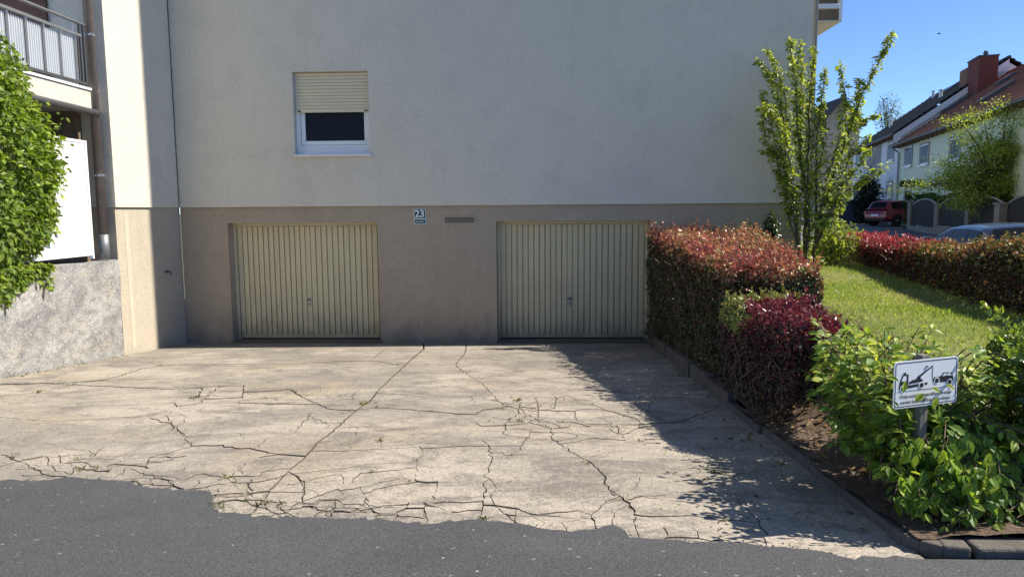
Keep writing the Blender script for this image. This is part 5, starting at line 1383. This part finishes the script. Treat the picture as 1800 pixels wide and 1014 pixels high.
def roof_slope(mb, s0, s1, b0, z0, b1, z1, rows=19):
    for k in range(rows):
        t0_, t1_ = k / rows, (k + 1.25) / rows
        ba, za, bb_, zb_ = b0 + (b1 - b0) * t0_, z0 + (z1 - z0) * t0_ + .10, b0 + (b1 - b0) * min(t1_, 1), z0 + (z1 - z0) * min(t1_, 1)
        mb.add([hfr(q) for q in ((s0, ba, za), (s1, ba, za), (s1, bb_, zb_), (s0, bb_, zb_), (s0, ba, za - .12), (s1, ba, za - .12))], [(0, 1, 2, 3), (0, 4, 5, 1)])
def row_house(name, label, s0, s1, ze, zr, wall, roof, off=.45, half=5.7, oh=(.0, .35)):
    h = thing(name, tuple(P0 + av * (s0 + s1) / 2 + bv * half), label, 'house', 'row houses across the street')
    mb = MB(); mb.add([hfr(q) for q in ((s0, 0, -1), (s1, 0, -1), (s1, 0, ze), (s0, 0, ze), (s0, 2 * half, -1), (s1, 2 * half, -1), (s1, 2 * half, ze), (s0, 2 * half, ze), (s0, half, zr - .15), (s1, half, zr - .15))],
                      [(0, 1, 2, 3), (4, 7, 6, 5), (0, 3, 8, 7, 4), (1, 5, 6, 9, 2)])
    mb.build('wall', wall, h)
    sl = (zr - ze) / half
    mb = MB(); roof_slope(mb, s0 - oh[0], s1 + oh[1], -off, ze - sl * off + .1, half, zr + .1); roof_slope(mb, s0 - oh[0], s1 + oh[1], 2 * half + off, ze - sl * off + .1, half, zr + .1)
    r_ = mb.build('roof', roof, h, fixn=False)
    mb = MB(); mb.tube([hfr((s0 - oh[0], -off - .06, ze - sl * off + .05)), hfr((s1 + oh[1], -off - .06, ze - sl * off + .05))], .075, 8); mb.build('gutter', 'dark_steel', r_)
    mb = MB(); mb.tube([hfr((s0 - oh[0], half, zr + .12)), hfr((s1 + oh[1], half, zr + .12))], .10, 8); mb.build('ridge', roof, r_)
    for s in np.arange(s0 + .4, s1, .9):
        rf_ = MB(); rf_.box(s - .05, s + .05, -off, -.005, ze - sl * off - .10, ze - sl * off + .04, hfr); rf_.build('rafter_end', 'wood_old', r_)
    return h, r_, sl
zeA = E0[2] - P0[2]
zrA = onY(1754, 133, P0[1] + (bv * 5.7)[1])[2] - P0[2]
hA, rA, slA = row_house('green_house', 'pale green row house with red tiled roof and skylights behind the arched fence', -24, 0, zeA, zrA, 'fac_green', 'roof_red', oh=(0, .25))
pA = P0
for q in ((1592, 260, 1603, 291), (1619, 256, 1632, 288), (1671, 245, 1687, 280), (1591, 334, 1601, 352)): house_win(hA, pA, *q)
n_ = onP(1619, 328, pA, -bv); s_c = (n_ - P0) @ av; zc = n_[2] - P0[2]
cp = MB(); arcp = [(s_c + .75 * cos(a_), zc + .38 * sin(a_)) for a_ in np.linspace(0, pi, 9)]
cp.add([hfr((s, -b_, z)) for s, z in arcp for b_ in (.0, 1.0)], [(2 * i, 2 * i + 1, 2 * i + 3, 2 * i + 2) for i in range(8)]); cp.build('door_canopy', 'dark_steel', hA)
dr = MB(); dr.box(s_c - .5, s_c + .5, -.04, -.005, 0, 2.1, hfr); dr.build('door', 'pvc', hA)
dpm = MB(); dpm.tube([hfr((-.25, -.5, zeA - .38)), hfr((-.25, -.12, zeA - .7)), hfr((-.25, -.12, 0))], .06, 8); dpm.build('downpipe', 'zinc', hA)
def skylight(h, px, py, sl, ze, ws_=.95, wb=1.15):
    """roof window centred where the sight line meets the slope"""
    nrm = unit(-bv * sl + np.array([0, 0, 1.0])); base = P0 + np.array([0, 0, ze]) + nrm * .12
    c = onP(px, py, base, nrm); sc_, bc = (c - P0) @ av, (c - P0) @ bv
    fr2 = lambda q: tuple(P0 + av * q[0] + bv * q[1] + np.array([0, 0, ze + sl * q[1]]) + nrm * q[2])
    f = MB(); f.box(sc_ - ws_ / 2, sc_ + ws_ / 2, bc - wb / 2, bc + wb / 2, .05, .30, fr2); fo = f.build('skylight', 'dark_steel', h)
    g_ = MB(); g_.box(sc_ - ws_ / 2 + .1, sc_ + ws_ / 2 - .1, bc - wb / 2 + .1, bc + wb / 2 - .1, .301, .315, fr2); g_.build('pane', 'sky_glass', fo)
m, nt, p, L = new_mat('skylight_glass'); p.inputs['Base Color'].default_value = (.16, .18, .2, 1); p.inputs['Roughness'].default_value = .12; p.inputs['Specular IOR Level'].default_value = .8
vec = N(nt, 'ShaderNodeNewGeometry').outputs['Position']; L(bump(nt, L, noise(nt, L, vec, 2, 2, .5), .05, .05), p.inputs['Normal']); MT['sky_glass'] = m
skylight(hA, 1755, 164, slA, zeA, 1.1, 1.3); skylight(hA, 1684, 184, slA, zeA, 1.1, 1.3); skylight(hA, 1770, 141, slA, zeA, .8, .8)
zrB = zrA + .95
hB, rB, slB = row_house('white_house', 'white row house with dark grey roof and loggia beyond the green house', .02, 16.5, zeA + .75, zrB, 'fac_white', 'roof_dark', oh=(.18, .3))
bb = MB(); slp = slB
zl_ = zeA + .75 - slB * .45
bb.add([hfr(q) for q in ((-.17, -.45, zl_ - .42), (-.17, 5.7, zrB - .42), (-.17, 5.7, zrB), (-.17, -.45, zl_), (-.12, -.45, zl_ - .42), (-.12, 5.7, zrB - .42), (-.12, 5.7, zrB), (-.12, -.45, zl_))], [(0, 1, 2, 3), (4, 7, 6, 5), (0, 3, 7, 4), (3, 2, 6, 7), (0, 4, 5, 1)])
bb.build('barge_board', 'fac_white', hB)
for q in ((1562, 253, 1571, 281), (1560, 322, 1568, 347), (1507, 268, 1512, 291)): house_win(hB, pA, *q)
lg0 = onP(1525, 252, pA, -bv); lg1 = onP(1548, 295, pA, -bv); s0_, s1_ = sorted(((lg0 - P0) @ av, (lg1 - P0) @ av))
lg = MB(); lg.box(s0_, s1_, -.03, -.004, lg1[2] - P0[2], lg0[2] - P0[2], hfr); lo_ = lg.build('loggia', 'fac_grey', hB)
pr_ = MB(); pr_.box(s0_ - .05, s1_ + .05, -.10, -.031, lg1[2] - P0[2] - .9, lg1[2] - P0[2], hfr); pr_.build('parapet', 'fac_white', lo_)
skylight(hB, 1676, 155, slB, zeA + .75, .9, 1.0)
for (px, py) in ((1565, 224), (1640, 173), (1653, 173)):
    nrm = unit(-bv * slB + np.array([0, 0, 1.0])); c = onP(px, py, P0 + np.array([0, 0, zeA + .85]), nrm)
    vp = MB(); vp.tube([tuple(c - np.array([0, 0, .1])), tuple(c + np.array([0, 0, .45]))], .11, 8); vp.tube([tuple(c + np.array([0, 0, .5])), tuple(c + np.array([0, 0, .58]))], .15, 8); vp.build('vent_pipe', 'pvc', rB)
# chimney block on the party wall
ch = MB(); c0 = onY(1706, 150, P0[1] - 1.0); sC = -.6

cbs = [b_ for b_ in np.linspace(2.5, 6, 60)]
def pxy(p_):
    d_ = np.array(p_) - EYE; z_ = d_ @ FW; return CX + FPX * (d_ @ RT) / z_, CY - FPX * (d_ @ UP) / z_
cb = min(cbs, key=lambda b_: abs(pxy(hfr((-1.9, b_, zrA)))[0] - 1720)); ce = min(np.linspace(cb + .5, cb + 3, 60), key=lambda b_: abs(pxy(hfr((-1.9, b_, zrA)))[0] - 1754))
zc1 = min(np.linspace(zrA, zrA + 4, 120), key=lambda z_: abs(pxy(hfr((-1.9, cb, z_)))[1] - 100))
ch.box(-1.9, .1, cb, ce, zrA - 2.2, zc1, hfr); co = ch.build('chimney', 'chimney', hA)
ch = MB(); ch.box(-1.95, .15, cb - .05, ce + .05, zc1 + .001, zc1 + .07, hfr); ch.build('chimney_cap', 'dark_steel', co)
ch = MB(); cm = (cb + ce) / 2
ch.tube([hfr((-1.3, cm, zc1 + .07)), hfr((-1.3, cm, zc1 + .2))], .10, 8); ch.tube([hfr((-1.3, cm, zc1 + .21)), hfr((-1.3, cm, zc1 + .38)), hfr((-1.3, cm, zc1 + .46))], [.14, .12, .03], 8); ch.build('chimney_pot', 'dark_steel', co)
MT['chimney_b'] = surf('chimney_brown', (.28, .15, .085), .85, [((1, 1, 8), .4, .7, (.20, .10, .06), .7)])
ch = MB(); ch.box(.16, 1.6, cb, ce - .1, zrA - 1.6, zc1 - .25, hfr); c2_ = ch.build('chimney', 'chimney_b', hB)
# gabled house far behind
gy = 78.0; gl, gr_, ga = onY(1446, 214, gy), onY(1512, 214, gy), onY(1479, 178, gy)
hC = thing('gabled_house', (ga[0], gy, 1), 'beige gabled house with steep dark roof far behind the fruit tree', 'house')
mb = MB(); x0_, x1_, ze_, zr_ = gl[0], gr_[0], gl[2], ga[2]; xm = ga[0]
mb.add([(x0_, gy, 0), (x1_, gy, 0), (x1_, gy, ze_), (xm, gy, zr_), (x0_, gy, ze_), (x0_, gy + 12, 0), (x1_, gy + 12, 0), (x1_, gy + 12, ze_), (xm, gy + 12, zr_), (x0_, gy + 12, ze_)], [(0, 1, 2, 3, 4), (5, 9, 8, 7, 6), (0, 4, 9, 5), (1, 6, 7, 2)])
mb.build('wall', 'fac_beige', hC)
mb = MB(); e_ = .5; k_ = (zr_ - ze_) / (xm - x0_)
for sg1, xe in ((-1, x0_), (1, x1_)):
    mb.add([(xe + sg1 * e_, gy - .5, ze_ - k_ * e_), (xm, gy - .5, zr_ + .02), (xm, gy + 12.5, zr_ + .02), (xe + sg1 * e_, gy + 12.5, ze_ - k_ * e_), (xe + sg1 * e_, gy - .5, ze_ - k_ * e_ + .35), (xm, gy - .5, zr_ + .4), (xm, gy + 12.5, zr_ + .4), (xe + sg1 * e_, gy + 12.5, ze_ - k_ * e_ + .35)], [(0, 1, 5, 4), (4, 5, 6, 7), (3, 7, 6, 2), (0, 4, 7, 3), (0, 3, 2, 1)])
mb.build('roof', 'roof_dark', hC)
wa, wb = onY(1472, 205, gy), onY(1482, 218, gy)
mb = MB(); mb.box(wa[0], wb[0], gy - .08, gy - .005, wb[2], wa[2]); wo_ = mb.build('window', 'pvc', hC)
for i_ in range(2):
    for j_ in range(2):
        gx0 = wa[0] + .06 + i_ * (wb[0] - wa[0]) / 2; gz0 = wb[2] + .06 + j_ * (wa[2] - wb[2]) / 2
        mb = MB(); mb.box(gx0, gx0 + (wb[0] - wa[0]) / 2 - .12, gy - .095, gy - .081, gz0, gz0 + (wa[2] - wb[2]) / 2 - .12); mb.build('pane', 'sky_glass', wo_)
# blue-grey garden wall left of the red car
gw = MB(); a_, b_ = onY(1470, 352, 50), onY(1545, 352, 52)
gw.add([(a_[0], 50, 0), (b_[0], 52, 0), (b_[0], 52, a_[2]), (a_[0], 50, a_[2] + .05), (a_[0], 50.2, 0), (b_[0], 52.2, 0), (b_[0], 52.2, a_[2]), (a_[0], 50.2, a_[2] + .05)], [(0, 1, 2, 3), (4, 7, 6, 5), (3, 2, 6, 7), (0, 3, 7, 4), (1, 5, 6, 2)])
tag(gw.build('garden_fence', 'blue_gate', None), 'blue-grey boarded fence behind the red car', 'fence')

# ---- arched fence on a low wall
fn = thing('arched_fence', (19.5, 33, .2), 'dark picket fence with arched panels and stone posts on a low wall', 'fence')
MT['fence_dark'] = surf('fence_dark', (.028, .024, .021), .8, [(6, .4, .7, (.07, .06, .05), .6)])
MT['fence_rail'] = surf('fence_rail', (.30, .29, .27), .7, [(6, .4, .7, (.22, .21, .2), .6)])
MT['stone_post'] = surf('stone_post', (.24, .22, .19), .9, [(6, .4, .7, (.17, .16, .14), .7)], [(30, .5, .02)])
px_posts = [1601, 1649, 1704, 1766, 1835]; fY = [39.9, 35.0, 30.8, 27.0, 23.8]
fp = [onY(px, 400, Y_) for px, Y_ in zip(px_posts, fY)]
for i, q in enumerate(fp): q[2] = float(street_z(q[1]))
for i, q in enumerate(fp):
    wpost = .16 if i != 3 else .34
    zt_p = onY(px_posts[i], 359 if i else 357, fY[i])[2]
    mb = MB(); mb.box(q[0] - wpost, q[0] + wpost, q[1] - .15, q[1] + .15, q[2], zt_p); po_ = mb.build('post', 'stone_post', fn, bevel=.02)
    mb = MB(); mb.box(q[0] - wpost - .04, q[0] + wpost + .04, q[1] - .19, q[1] + .19, zt_p + .001, zt_p + .06); mb.build('post_cap', 'stone_post', po_)
for i in range(4):
    a_, b_ = fp[i], fp[i + 1]; d = b_ - a_; ln = np.linalg.norm(d[:2]); u_ = d / ln; zb_ = max(a_[2], b_[2])
    zw = onY(px_posts[i] + 20, 396, fY[i])[2]; z_arch0 = onY(px_posts[i], 363, fY[i])[2]; rise = .34
    lw = MB(); ffr = lambda q: (a_[0] + u_[0] * q[0] - u_[1] * q[1], a_[1] + u_[1] * q[0] + u_[0] * q[1], q[2])
    lw.box(.17, ln - .17, -.11, .11, zb_ - .4, zw, ffr); lw.build('plinth', 'stone_post', fn)
    pk = MB(); npk = int((ln - .4) / .085)
    for k in range(npk):
        s = .22 + k * (ln - .44) / (npk - 1); zt_p = z_arch0 + rise * sin(pi * s / ln); pk.box(s - .036, s + .036, -.012, .012, zw + .04, zt_p, ffr)
    pn = pk.build('picket_panel', 'fence_dark', fn, kind='stuff')
    rl = MB(); rl.tube([ffr((s, 0, z_arch0 + rise * sin(pi * s / ln) + .03)) for s in np.linspace(.17, ln - .17, 13)], .045, 6); rl.build('arched_rail', 'fence_rail', pn, smooth=True)
    bkp = MB(); bkp.box(.18, ln - .18, .013, .05, zw + .25, zw + .33, ffr); bkp.box(.18, ln - .18, .013, .05, z_arch0 - .2, z_arch0 - .12, ffr); bkp.build('cross_rail', 'fence_dark', pn)
# hedge behind the fence and the garden tree
def zt5(x, y): return 2.22 - .028 * (40 - np.asarray(y)) + .08 * np.sin(np.asarray(y) * 1.3)
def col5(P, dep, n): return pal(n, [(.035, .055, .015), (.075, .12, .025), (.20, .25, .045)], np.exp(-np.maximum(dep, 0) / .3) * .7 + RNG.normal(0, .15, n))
f0, f1 = fp[0], fp[4]
hp = [(f0[0] - .25, f0[1] + .5), (f0[0] + .35, f0[1] - .2), (f1[0] + .7, f1[1]), (f1[0] + 1.9, f1[1] + .3), (f0[0] + 1.5, f0[1] + 1.0)]
hedge_thing('garden_hedge', 'clipped green hedge growing behind the arched fence', hp, lambda x, y: street_z(y), zt5, (14000, 20000, 5000), .085, col5, 'leaf', (f0[0], 34, .3), seed=12., bulge=.13, lscale=.7, depth=.12)
gt_ = thing('garden_tree', (19.0, 29.4, .2), 'loose yellow-green garden tree in front of the pale green house', 'tree')
tb_ = onY(1752, 395, 29.3); tb_[2] = .3
LPt = []; 
def limb(a_, b_, r0, r1, name='branch'):
    mid = (a_ + b_) / 2 + RNG.normal(0, .12, 3) * np.linalg.norm(b_ - a_) * .4; mb = MB(); mb.tube([tuple(a_), tuple(mid), tuple(b_)], [r0, (r0 + r1) / 2, r1], 7); mb.build(name, 'bark', gt_, smooth=True)
fork = onY(1750, 318, 29.3); limb(tb_, fork, .16, .11, 'trunk')
tips = [(1640, 318), (1660, 300), (1690, 290), (1655, 345), (1700, 325), (1730, 215), (1770, 195), (1800, 190), (1825, 230), (1710, 250), (1760, 255), (1800, 290), (1735, 330), (1780, 330), (1690, 215), (1830, 310), (1715, 290), (1780, 225), (1845, 190), (1620, 325), (1700, 345), (1745, 348), (1790, 345), (1820, 340), (1665, 325), (1760, 320), (1720, 335)]
for k, (x, y) in enumerate(tips):
    t_ = onY(x, y, 29.3 + random.uniform(-.9, .9)); limb(fork + RNG.normal(0, .1, 3), t_, .055, .012)
    for j_ in range(7):
        f = random.uniform(.35, 1.08); c_ = fork + (t_ - fork) * f + RNG.normal(0, .40, 3); m_ = 150
        LPt.append(c_ + RNG.normal(0, 1, (m_, 3)) * np.array([.28, .28, .15]))
LPt = np.concatenate(LPt); n = len(LPt)
leaves('crown', LPt, RNG.normal(0, .6, (n, 3)) + np.array([.3, 0, 1]),   .085 * np.exp(RNG.normal(0, .25, n)), pal(n, [(.15, .21, .045), (.28, .35, .07), (.42, .46, .11)], RNG.random(n)), 'leaf', gt_)
q = onY(1532, 325, 49.0)
ball_shrub('dark_conifer', 'dark bushy evergreen in front of the white house', (q[0], 49.5, 2.0), (1.0, 1.0, 1.9), 6000, .13, [(.012, .02, .010), (.03, .045, .018)], zmin=.3)
q = onY(1560, 215, 90)
ball_shrub('distant_tree', 'sparse distant treetop showing above the dark roof', (onY(1562, 195, 84)[0], 84, onY(1562, 205, 84)[2]), (1.6, 1.5, 2.6), 1500, .17, [(.08, .12, .03), (.16, .20, .05)], cat='tree')
bx_, by_ = 22, 95
for k, (px, Yq, hh, lab) in enumerate(((1500, 96, 11, 'leafy far tree left of the gabled house roof'), )):
    pass

# ---- cars
MT['paint_red'] = surf('car_red', (.26, .012, .02), .22, [(.6, .4, .7, (.22, .01, .018), .5)], spec=.6, metal=.1); MT['paint_blue'] = surf('car_dark_blue', (.035, .045, .075), .22, [(.6, .4, .7, (.03, .04, .065), .5)], spec=.6, metal=.3)
for k in ('paint_red', 'paint_blue'): MT[k].node_tree.nodes['Principled BSDF'].inputs['Coat Weight'].default_value = .25
MT['tail'] = surf('tail_lamp', (.35, .012, .015), .2, [(9, .4, .7, (.25, .01, .012), .5)], spec=.6); MT['rim'] = surf('alloy', (.55, .56, .57), .35, [(9, .4, .7, (.45, .45, .46), .5)], metal=.7)
m, nt, p, L = new_mat('car_glass'); p.inputs['Base Color'].default_value = (.012, .014, .018, 1); p.inputs['Roughness'].default_value = .06; p.inputs['IOR'].default_value = 1.12; p.inputs['Specular IOR Level'].default_value = .5
vec = N(nt, 'ShaderNodeNewGeometry').outputs['Position']; L(bump(nt, L, noise(nt, L, vec, 1.5, 2, .5), .04, .05), p.inputs['Normal']); MT['car_glass'] = m
def car(name, label, rear_left, head, paint, Lc, Wc, H, belt, wheel_r, roof_rear, roof_front, ws_base, rear_base):
    """rear_left: ground point of the rear-left corner, head: heading angle from +Y to the right"""
    fx = np.array([sin(head), cos(head), 0]); rt = np.array([cos(head), -sin(head), 0]); o0 = np.array(rear_left)
    fr = lambda q: tuple(o0 + fx * q[0] + rt * (q[1] + Wc / 2) + np.array([0, 0, 1.0]) * q[2])
    c = thing(name, fr((Lc / 2, 0, 0)), label, 'car')
    W = Wc / 2
    st = [(.0, .78, .42, belt * .66), (.05, .90, .33, belt * .86), (.22, .965, .26, belt * 1.0), (.9, 1.0, .22, belt * 1.02), (Lc * .45, 1.0, .20, belt), (Lc * .70, .99, .21, belt * .965), (Lc * .86, .95, .24, belt * .86), (Lc * .96, .84, .30, belt * .70), (Lc, .66, .40, belt * .60)]
    mb = MB(); rows = []
    for (x, ws_, zb_, zt_) in st:
        w_ = W * ws_; zm = zb_ + (zt_ - zb_) * .5
        half = [(w_ * .86, zb_), (w_ * .985, zb_ + .10), (w_, zm), (w_ * .985, zb_ + (zt_ - zb_) * .8), (w_ * .93, zt_ - .015), (w_ * .80, zt_ + .012)]
        rows.append([fr((x, y, z)) for y, z in half] + [fr((x, 0, zt_ + .03))] + [fr((x, -y, z)) for y, z in half[::-1]])
    k = len(rows[0])
    for r_ in rows: mb.v += r_
    for i in range(len(rows) - 1):
        for j in range(k): mb.f.append((i * k + j, i * k + (j + 1) % k, (i + 1) * k + (j + 1) % k, (i + 1) * k + j))
    mb.f.append(tuple(range(k))); mb.f.append(tuple((len(rows) - 1) * k + j for j in range(k))[::-1])
    body = mb.build('body', paint, c, smooth=True); sub = body.modifiers.new('round', 'SUBSURF'); sub.levels = 2; sub.render_levels = 2
    # cabin: one smooth shell, the glass let into it as separate panes
    xc = np.array([rear_base, rear_base + .12, roof_rear, (roof_rear + roof_front) / 2, roof_front, ws_base - .12, ws_base]); hc = (H - belt) * np.array([0, .22, .93, 1.0, .94, .14, 0])
    xd = np.linspace(rear_base, ws_base, 161); hd = np.interp(xd, xc, hc); ker = np.hanning(23); ker /= ker.sum(); hd = np.convolve(np.pad(hd, 11, mode='edge'), ker, 'valid')
    hx = lambda x: float(np.interp(x, xd, hd))
    def side(x, t, sgn, out=0.0):
        h = hx(x); f = t * h / (H - belt); end = 1 - .10 * float(sstep(.5, 0, min(x - rear_base, ws_base - x)))
        return fr((x, sgn * (W * .925 * end * (1 - .25 * f ** 1.25) + out), belt - .02 + t * h * .88))
    def crown(x, v, out=0.0):
        h = hx(x); f = h / (H - belt); end = 1 - .10 * float(sstep(.5, 0, min(x - rear_base, ws_base - x))); ym = W * .925 * end * (1 - .25 * f ** 1.25)
        return fr((x, v * ym, belt - .02 + h * (.88 + .12 * (1 - v * v)) + .02 * (1 - v * v) + out))
    mb = MB(); nx = 41; xs2 = np.linspace(rear_base, ws_base, nx); ring_n = 0
    for x in xs2:
        ring = [side(x, t, -1) for t in (0, .3, .6, .85)] + [crown(x, v) for v in np.linspace(-1, 1, 9)] + [side(x, t, 1) for t in (.85, .6, .3, 0)]
        ring_n = len(ring); mb.v += ring
    for i in range(nx - 1):
        for j in range(ring_n - 1): mb.f.append((i * ring_n + j, (i + 1) * ring_n + j, (i + 1) * ring_n + j + 1, i * ring_n + j + 1))
    mb.build('cabin', paint, c, smooth=True)
    def pane(xa, xb, fn, k=14):
        g_ = MB(); xs3 = np.linspace(xa, xb, k)
        for x in xs3: g_.v += fn(x)
        m_ = len(fn(xa))
        for i in range(k - 1):
            for j in range(m_ - 1): g_.f.append((i * m_ + j, (i + 1) * m_ + j, (i + 1) * m_ + j + 1, i * m_ + j + 1))
        g_.build('window', 'car_glass', c, smooth=True)
    span = ws_base - rear_base
    for sgn in (-1, 1):
        for (fa, fb) in ((.12, .30), (.32, .57), (.59, .90)):
            pane(rear_base + span * fa, rear_base + span * fb, lambda x: [side(x, t, sgn, .008) for t in (.10, .35, .65, .90)])
    pane(rear_base + .06, roof_rear - .02, lambda x: [crown(x, v, .010) for v in np.linspace(-.80, .80, 7)], 8)
    pane(roof_front + .05, ws_base - .05, lambda x: [crown(x, v, .010) for v in np.linspace(-.86, .86, 7)], 8)
    for sgn in (-1, 1):
        for xw in (Lc * .19, Lc * .80):
            ct = np.array(fr((xw, sgn * (W - .10), wheel_r))); ax = rt * sgn
            whl = MB(); n_ = 20; prof = [(wheel_r * .62, .11), (wheel_r * .95, .105), (wheel_r, .07), (wheel_r, -.07), (wheel_r * .95, -.10), (wheel_r * .62, -.10)]
            for (rr, xx) in prof:
                for k_ in range(n_):
                    a_ = 2 * pi * k_ / n_; whl.v.append(tuple(ct + ax * xx + fx * rr * cos(a_) + np.array([0, 0, 1.0]) * rr * sin(a_)))
            for i in range(len(prof) - 1):
                for k_ in range(n_): whl.f.append((i * n_ + k_, i * n_ + (k_ + 1) % n_, (i + 1) * n_ + (k_ + 1) % n_, (i + 1) * n_ + k_))
            w_o = whl.build('wheel', 'rubber', c, smooth=True)
            rim = MB()
            for k_ in range(10):
                a_ = 2 * pi * k_ / 10; d1 = fx * cos(a_) + np.array([0, 0, 1.0]) * sin(a_); d2 = fx * -sin(a_) + np.array([0, 0, 1.0]) * cos(a_)
                rim.add([tuple(ct + ax * .10 + d1 * r_ * wheel_r + d2 * s_ * wheel_r) for r_, s_ in ((.08, -.05), (.62, -.035), (.62, .035), (.08, .05))], [(0, 1, 2, 3)])
            rim.tube([tuple(ct + ax * .095), tuple(ct + ax * .115)], wheel_r * .16, 10); rim.build('rim', 'rim', w_o)
            hub = MB(); hub.tube([tuple(ct + ax * .02), tuple(ct + ax * .05)], wheel_r * .63, 16); hub.build('hub', 'dark', w_o)
            arch = MB(); arch.tube([tuple(ct + ax * -.06), tuple(ct + ax * .108)], wheel_r * 1.14, 20); arch.build('wheel_arch', 'dark', c)
        tl = MB(); tl.box(-.012, .16, sgn * W * .80 - .10, sgn * W * .80 + .10, belt * .70, belt * .90, fr); tl.build('tail_light', 'tail', c, bevel=.02)
        mr = MB(); mr.box(ws_base - .5, ws_base - .35, sgn * (W + .03) - .08, sgn * (W + .03) + .08, belt, belt + .14, fr); mr.build('mirror', paint, c, bevel=.03)
    npl = MB(); npl.box(-.025, .02, -.26, .26, belt * .60, belt * .60 + .11, fr); npl.build('number_plate', 'sign_white', c)
    bmp = MB(); bmp.box(-.03, .15, -W * .8, W * .8, .34, .50, fr); bmp.build('bumper', 'rubber', c, bevel=.03)
    return c
rl_ = onY(1516, 390, 45.5); rl_[2] = float(street_z(45.5))
car('red_car', 'red hatchback with dark rear windows parked by the garden hedge', rl_, radians(68), 'paint_red', 4.35, 1.84, 1.60, 1.02, .35, .42, 2.35, 3.25, .12)
rl2 = onY(1722, 430, 11.8); rl2[2] = float(street_z(11.8))
rfz = onY(1700, 392, 12.6)[2] - rl2[2]
car('dark_blue_car', 'dark blue car half hidden behind the crimson hedge', rl2, radians(12.5), 'paint_blue', 4.3, 1.76, float(rfz), .94, .31, .55, 2.05, 3.0, .15)

# ---- a bird high over the roofs
q = onY(1650, 60, 60); bd = thing('bird', tuple(q), 'tiny dark bird flying in the blue sky above the roofs', 'bird')
MT['feather'] = surf('feather', (.03, .03, .035), .8, [(20, .4, .7, (.05, .05, .05), .5)])
mb = MB(); mb.tube([tuple(q + np.array([dx, 0, dz])) for dx, dz in ((-.13, .0), (-.08, .01), (0, .0), (.08, .0), (.15, .01), (.2, .0))], [.008, .03, .04, .03, .02, .004], 8); mb.build('body', 'feather', bd, smooth=True)
for s in (-1, 1):
    mb = MB(); v_ = [(.06, 0, .01), (-.05, 0, .01), (-.03, s * .14, .06), (.05, s * .14, .065), (-.04, s * .30, .03)]
    mb.add([tuple(q + np.array(a_)) for a_ in v_] + [tuple(q + np.array(a_) - np.array([0, 0, .008])) for a_ in v_], [(0, 1, 2, 3), (3, 2, 4), (5, 8, 7, 6), (8, 9, 7)]); mb.build('wing', 'feather', bd)
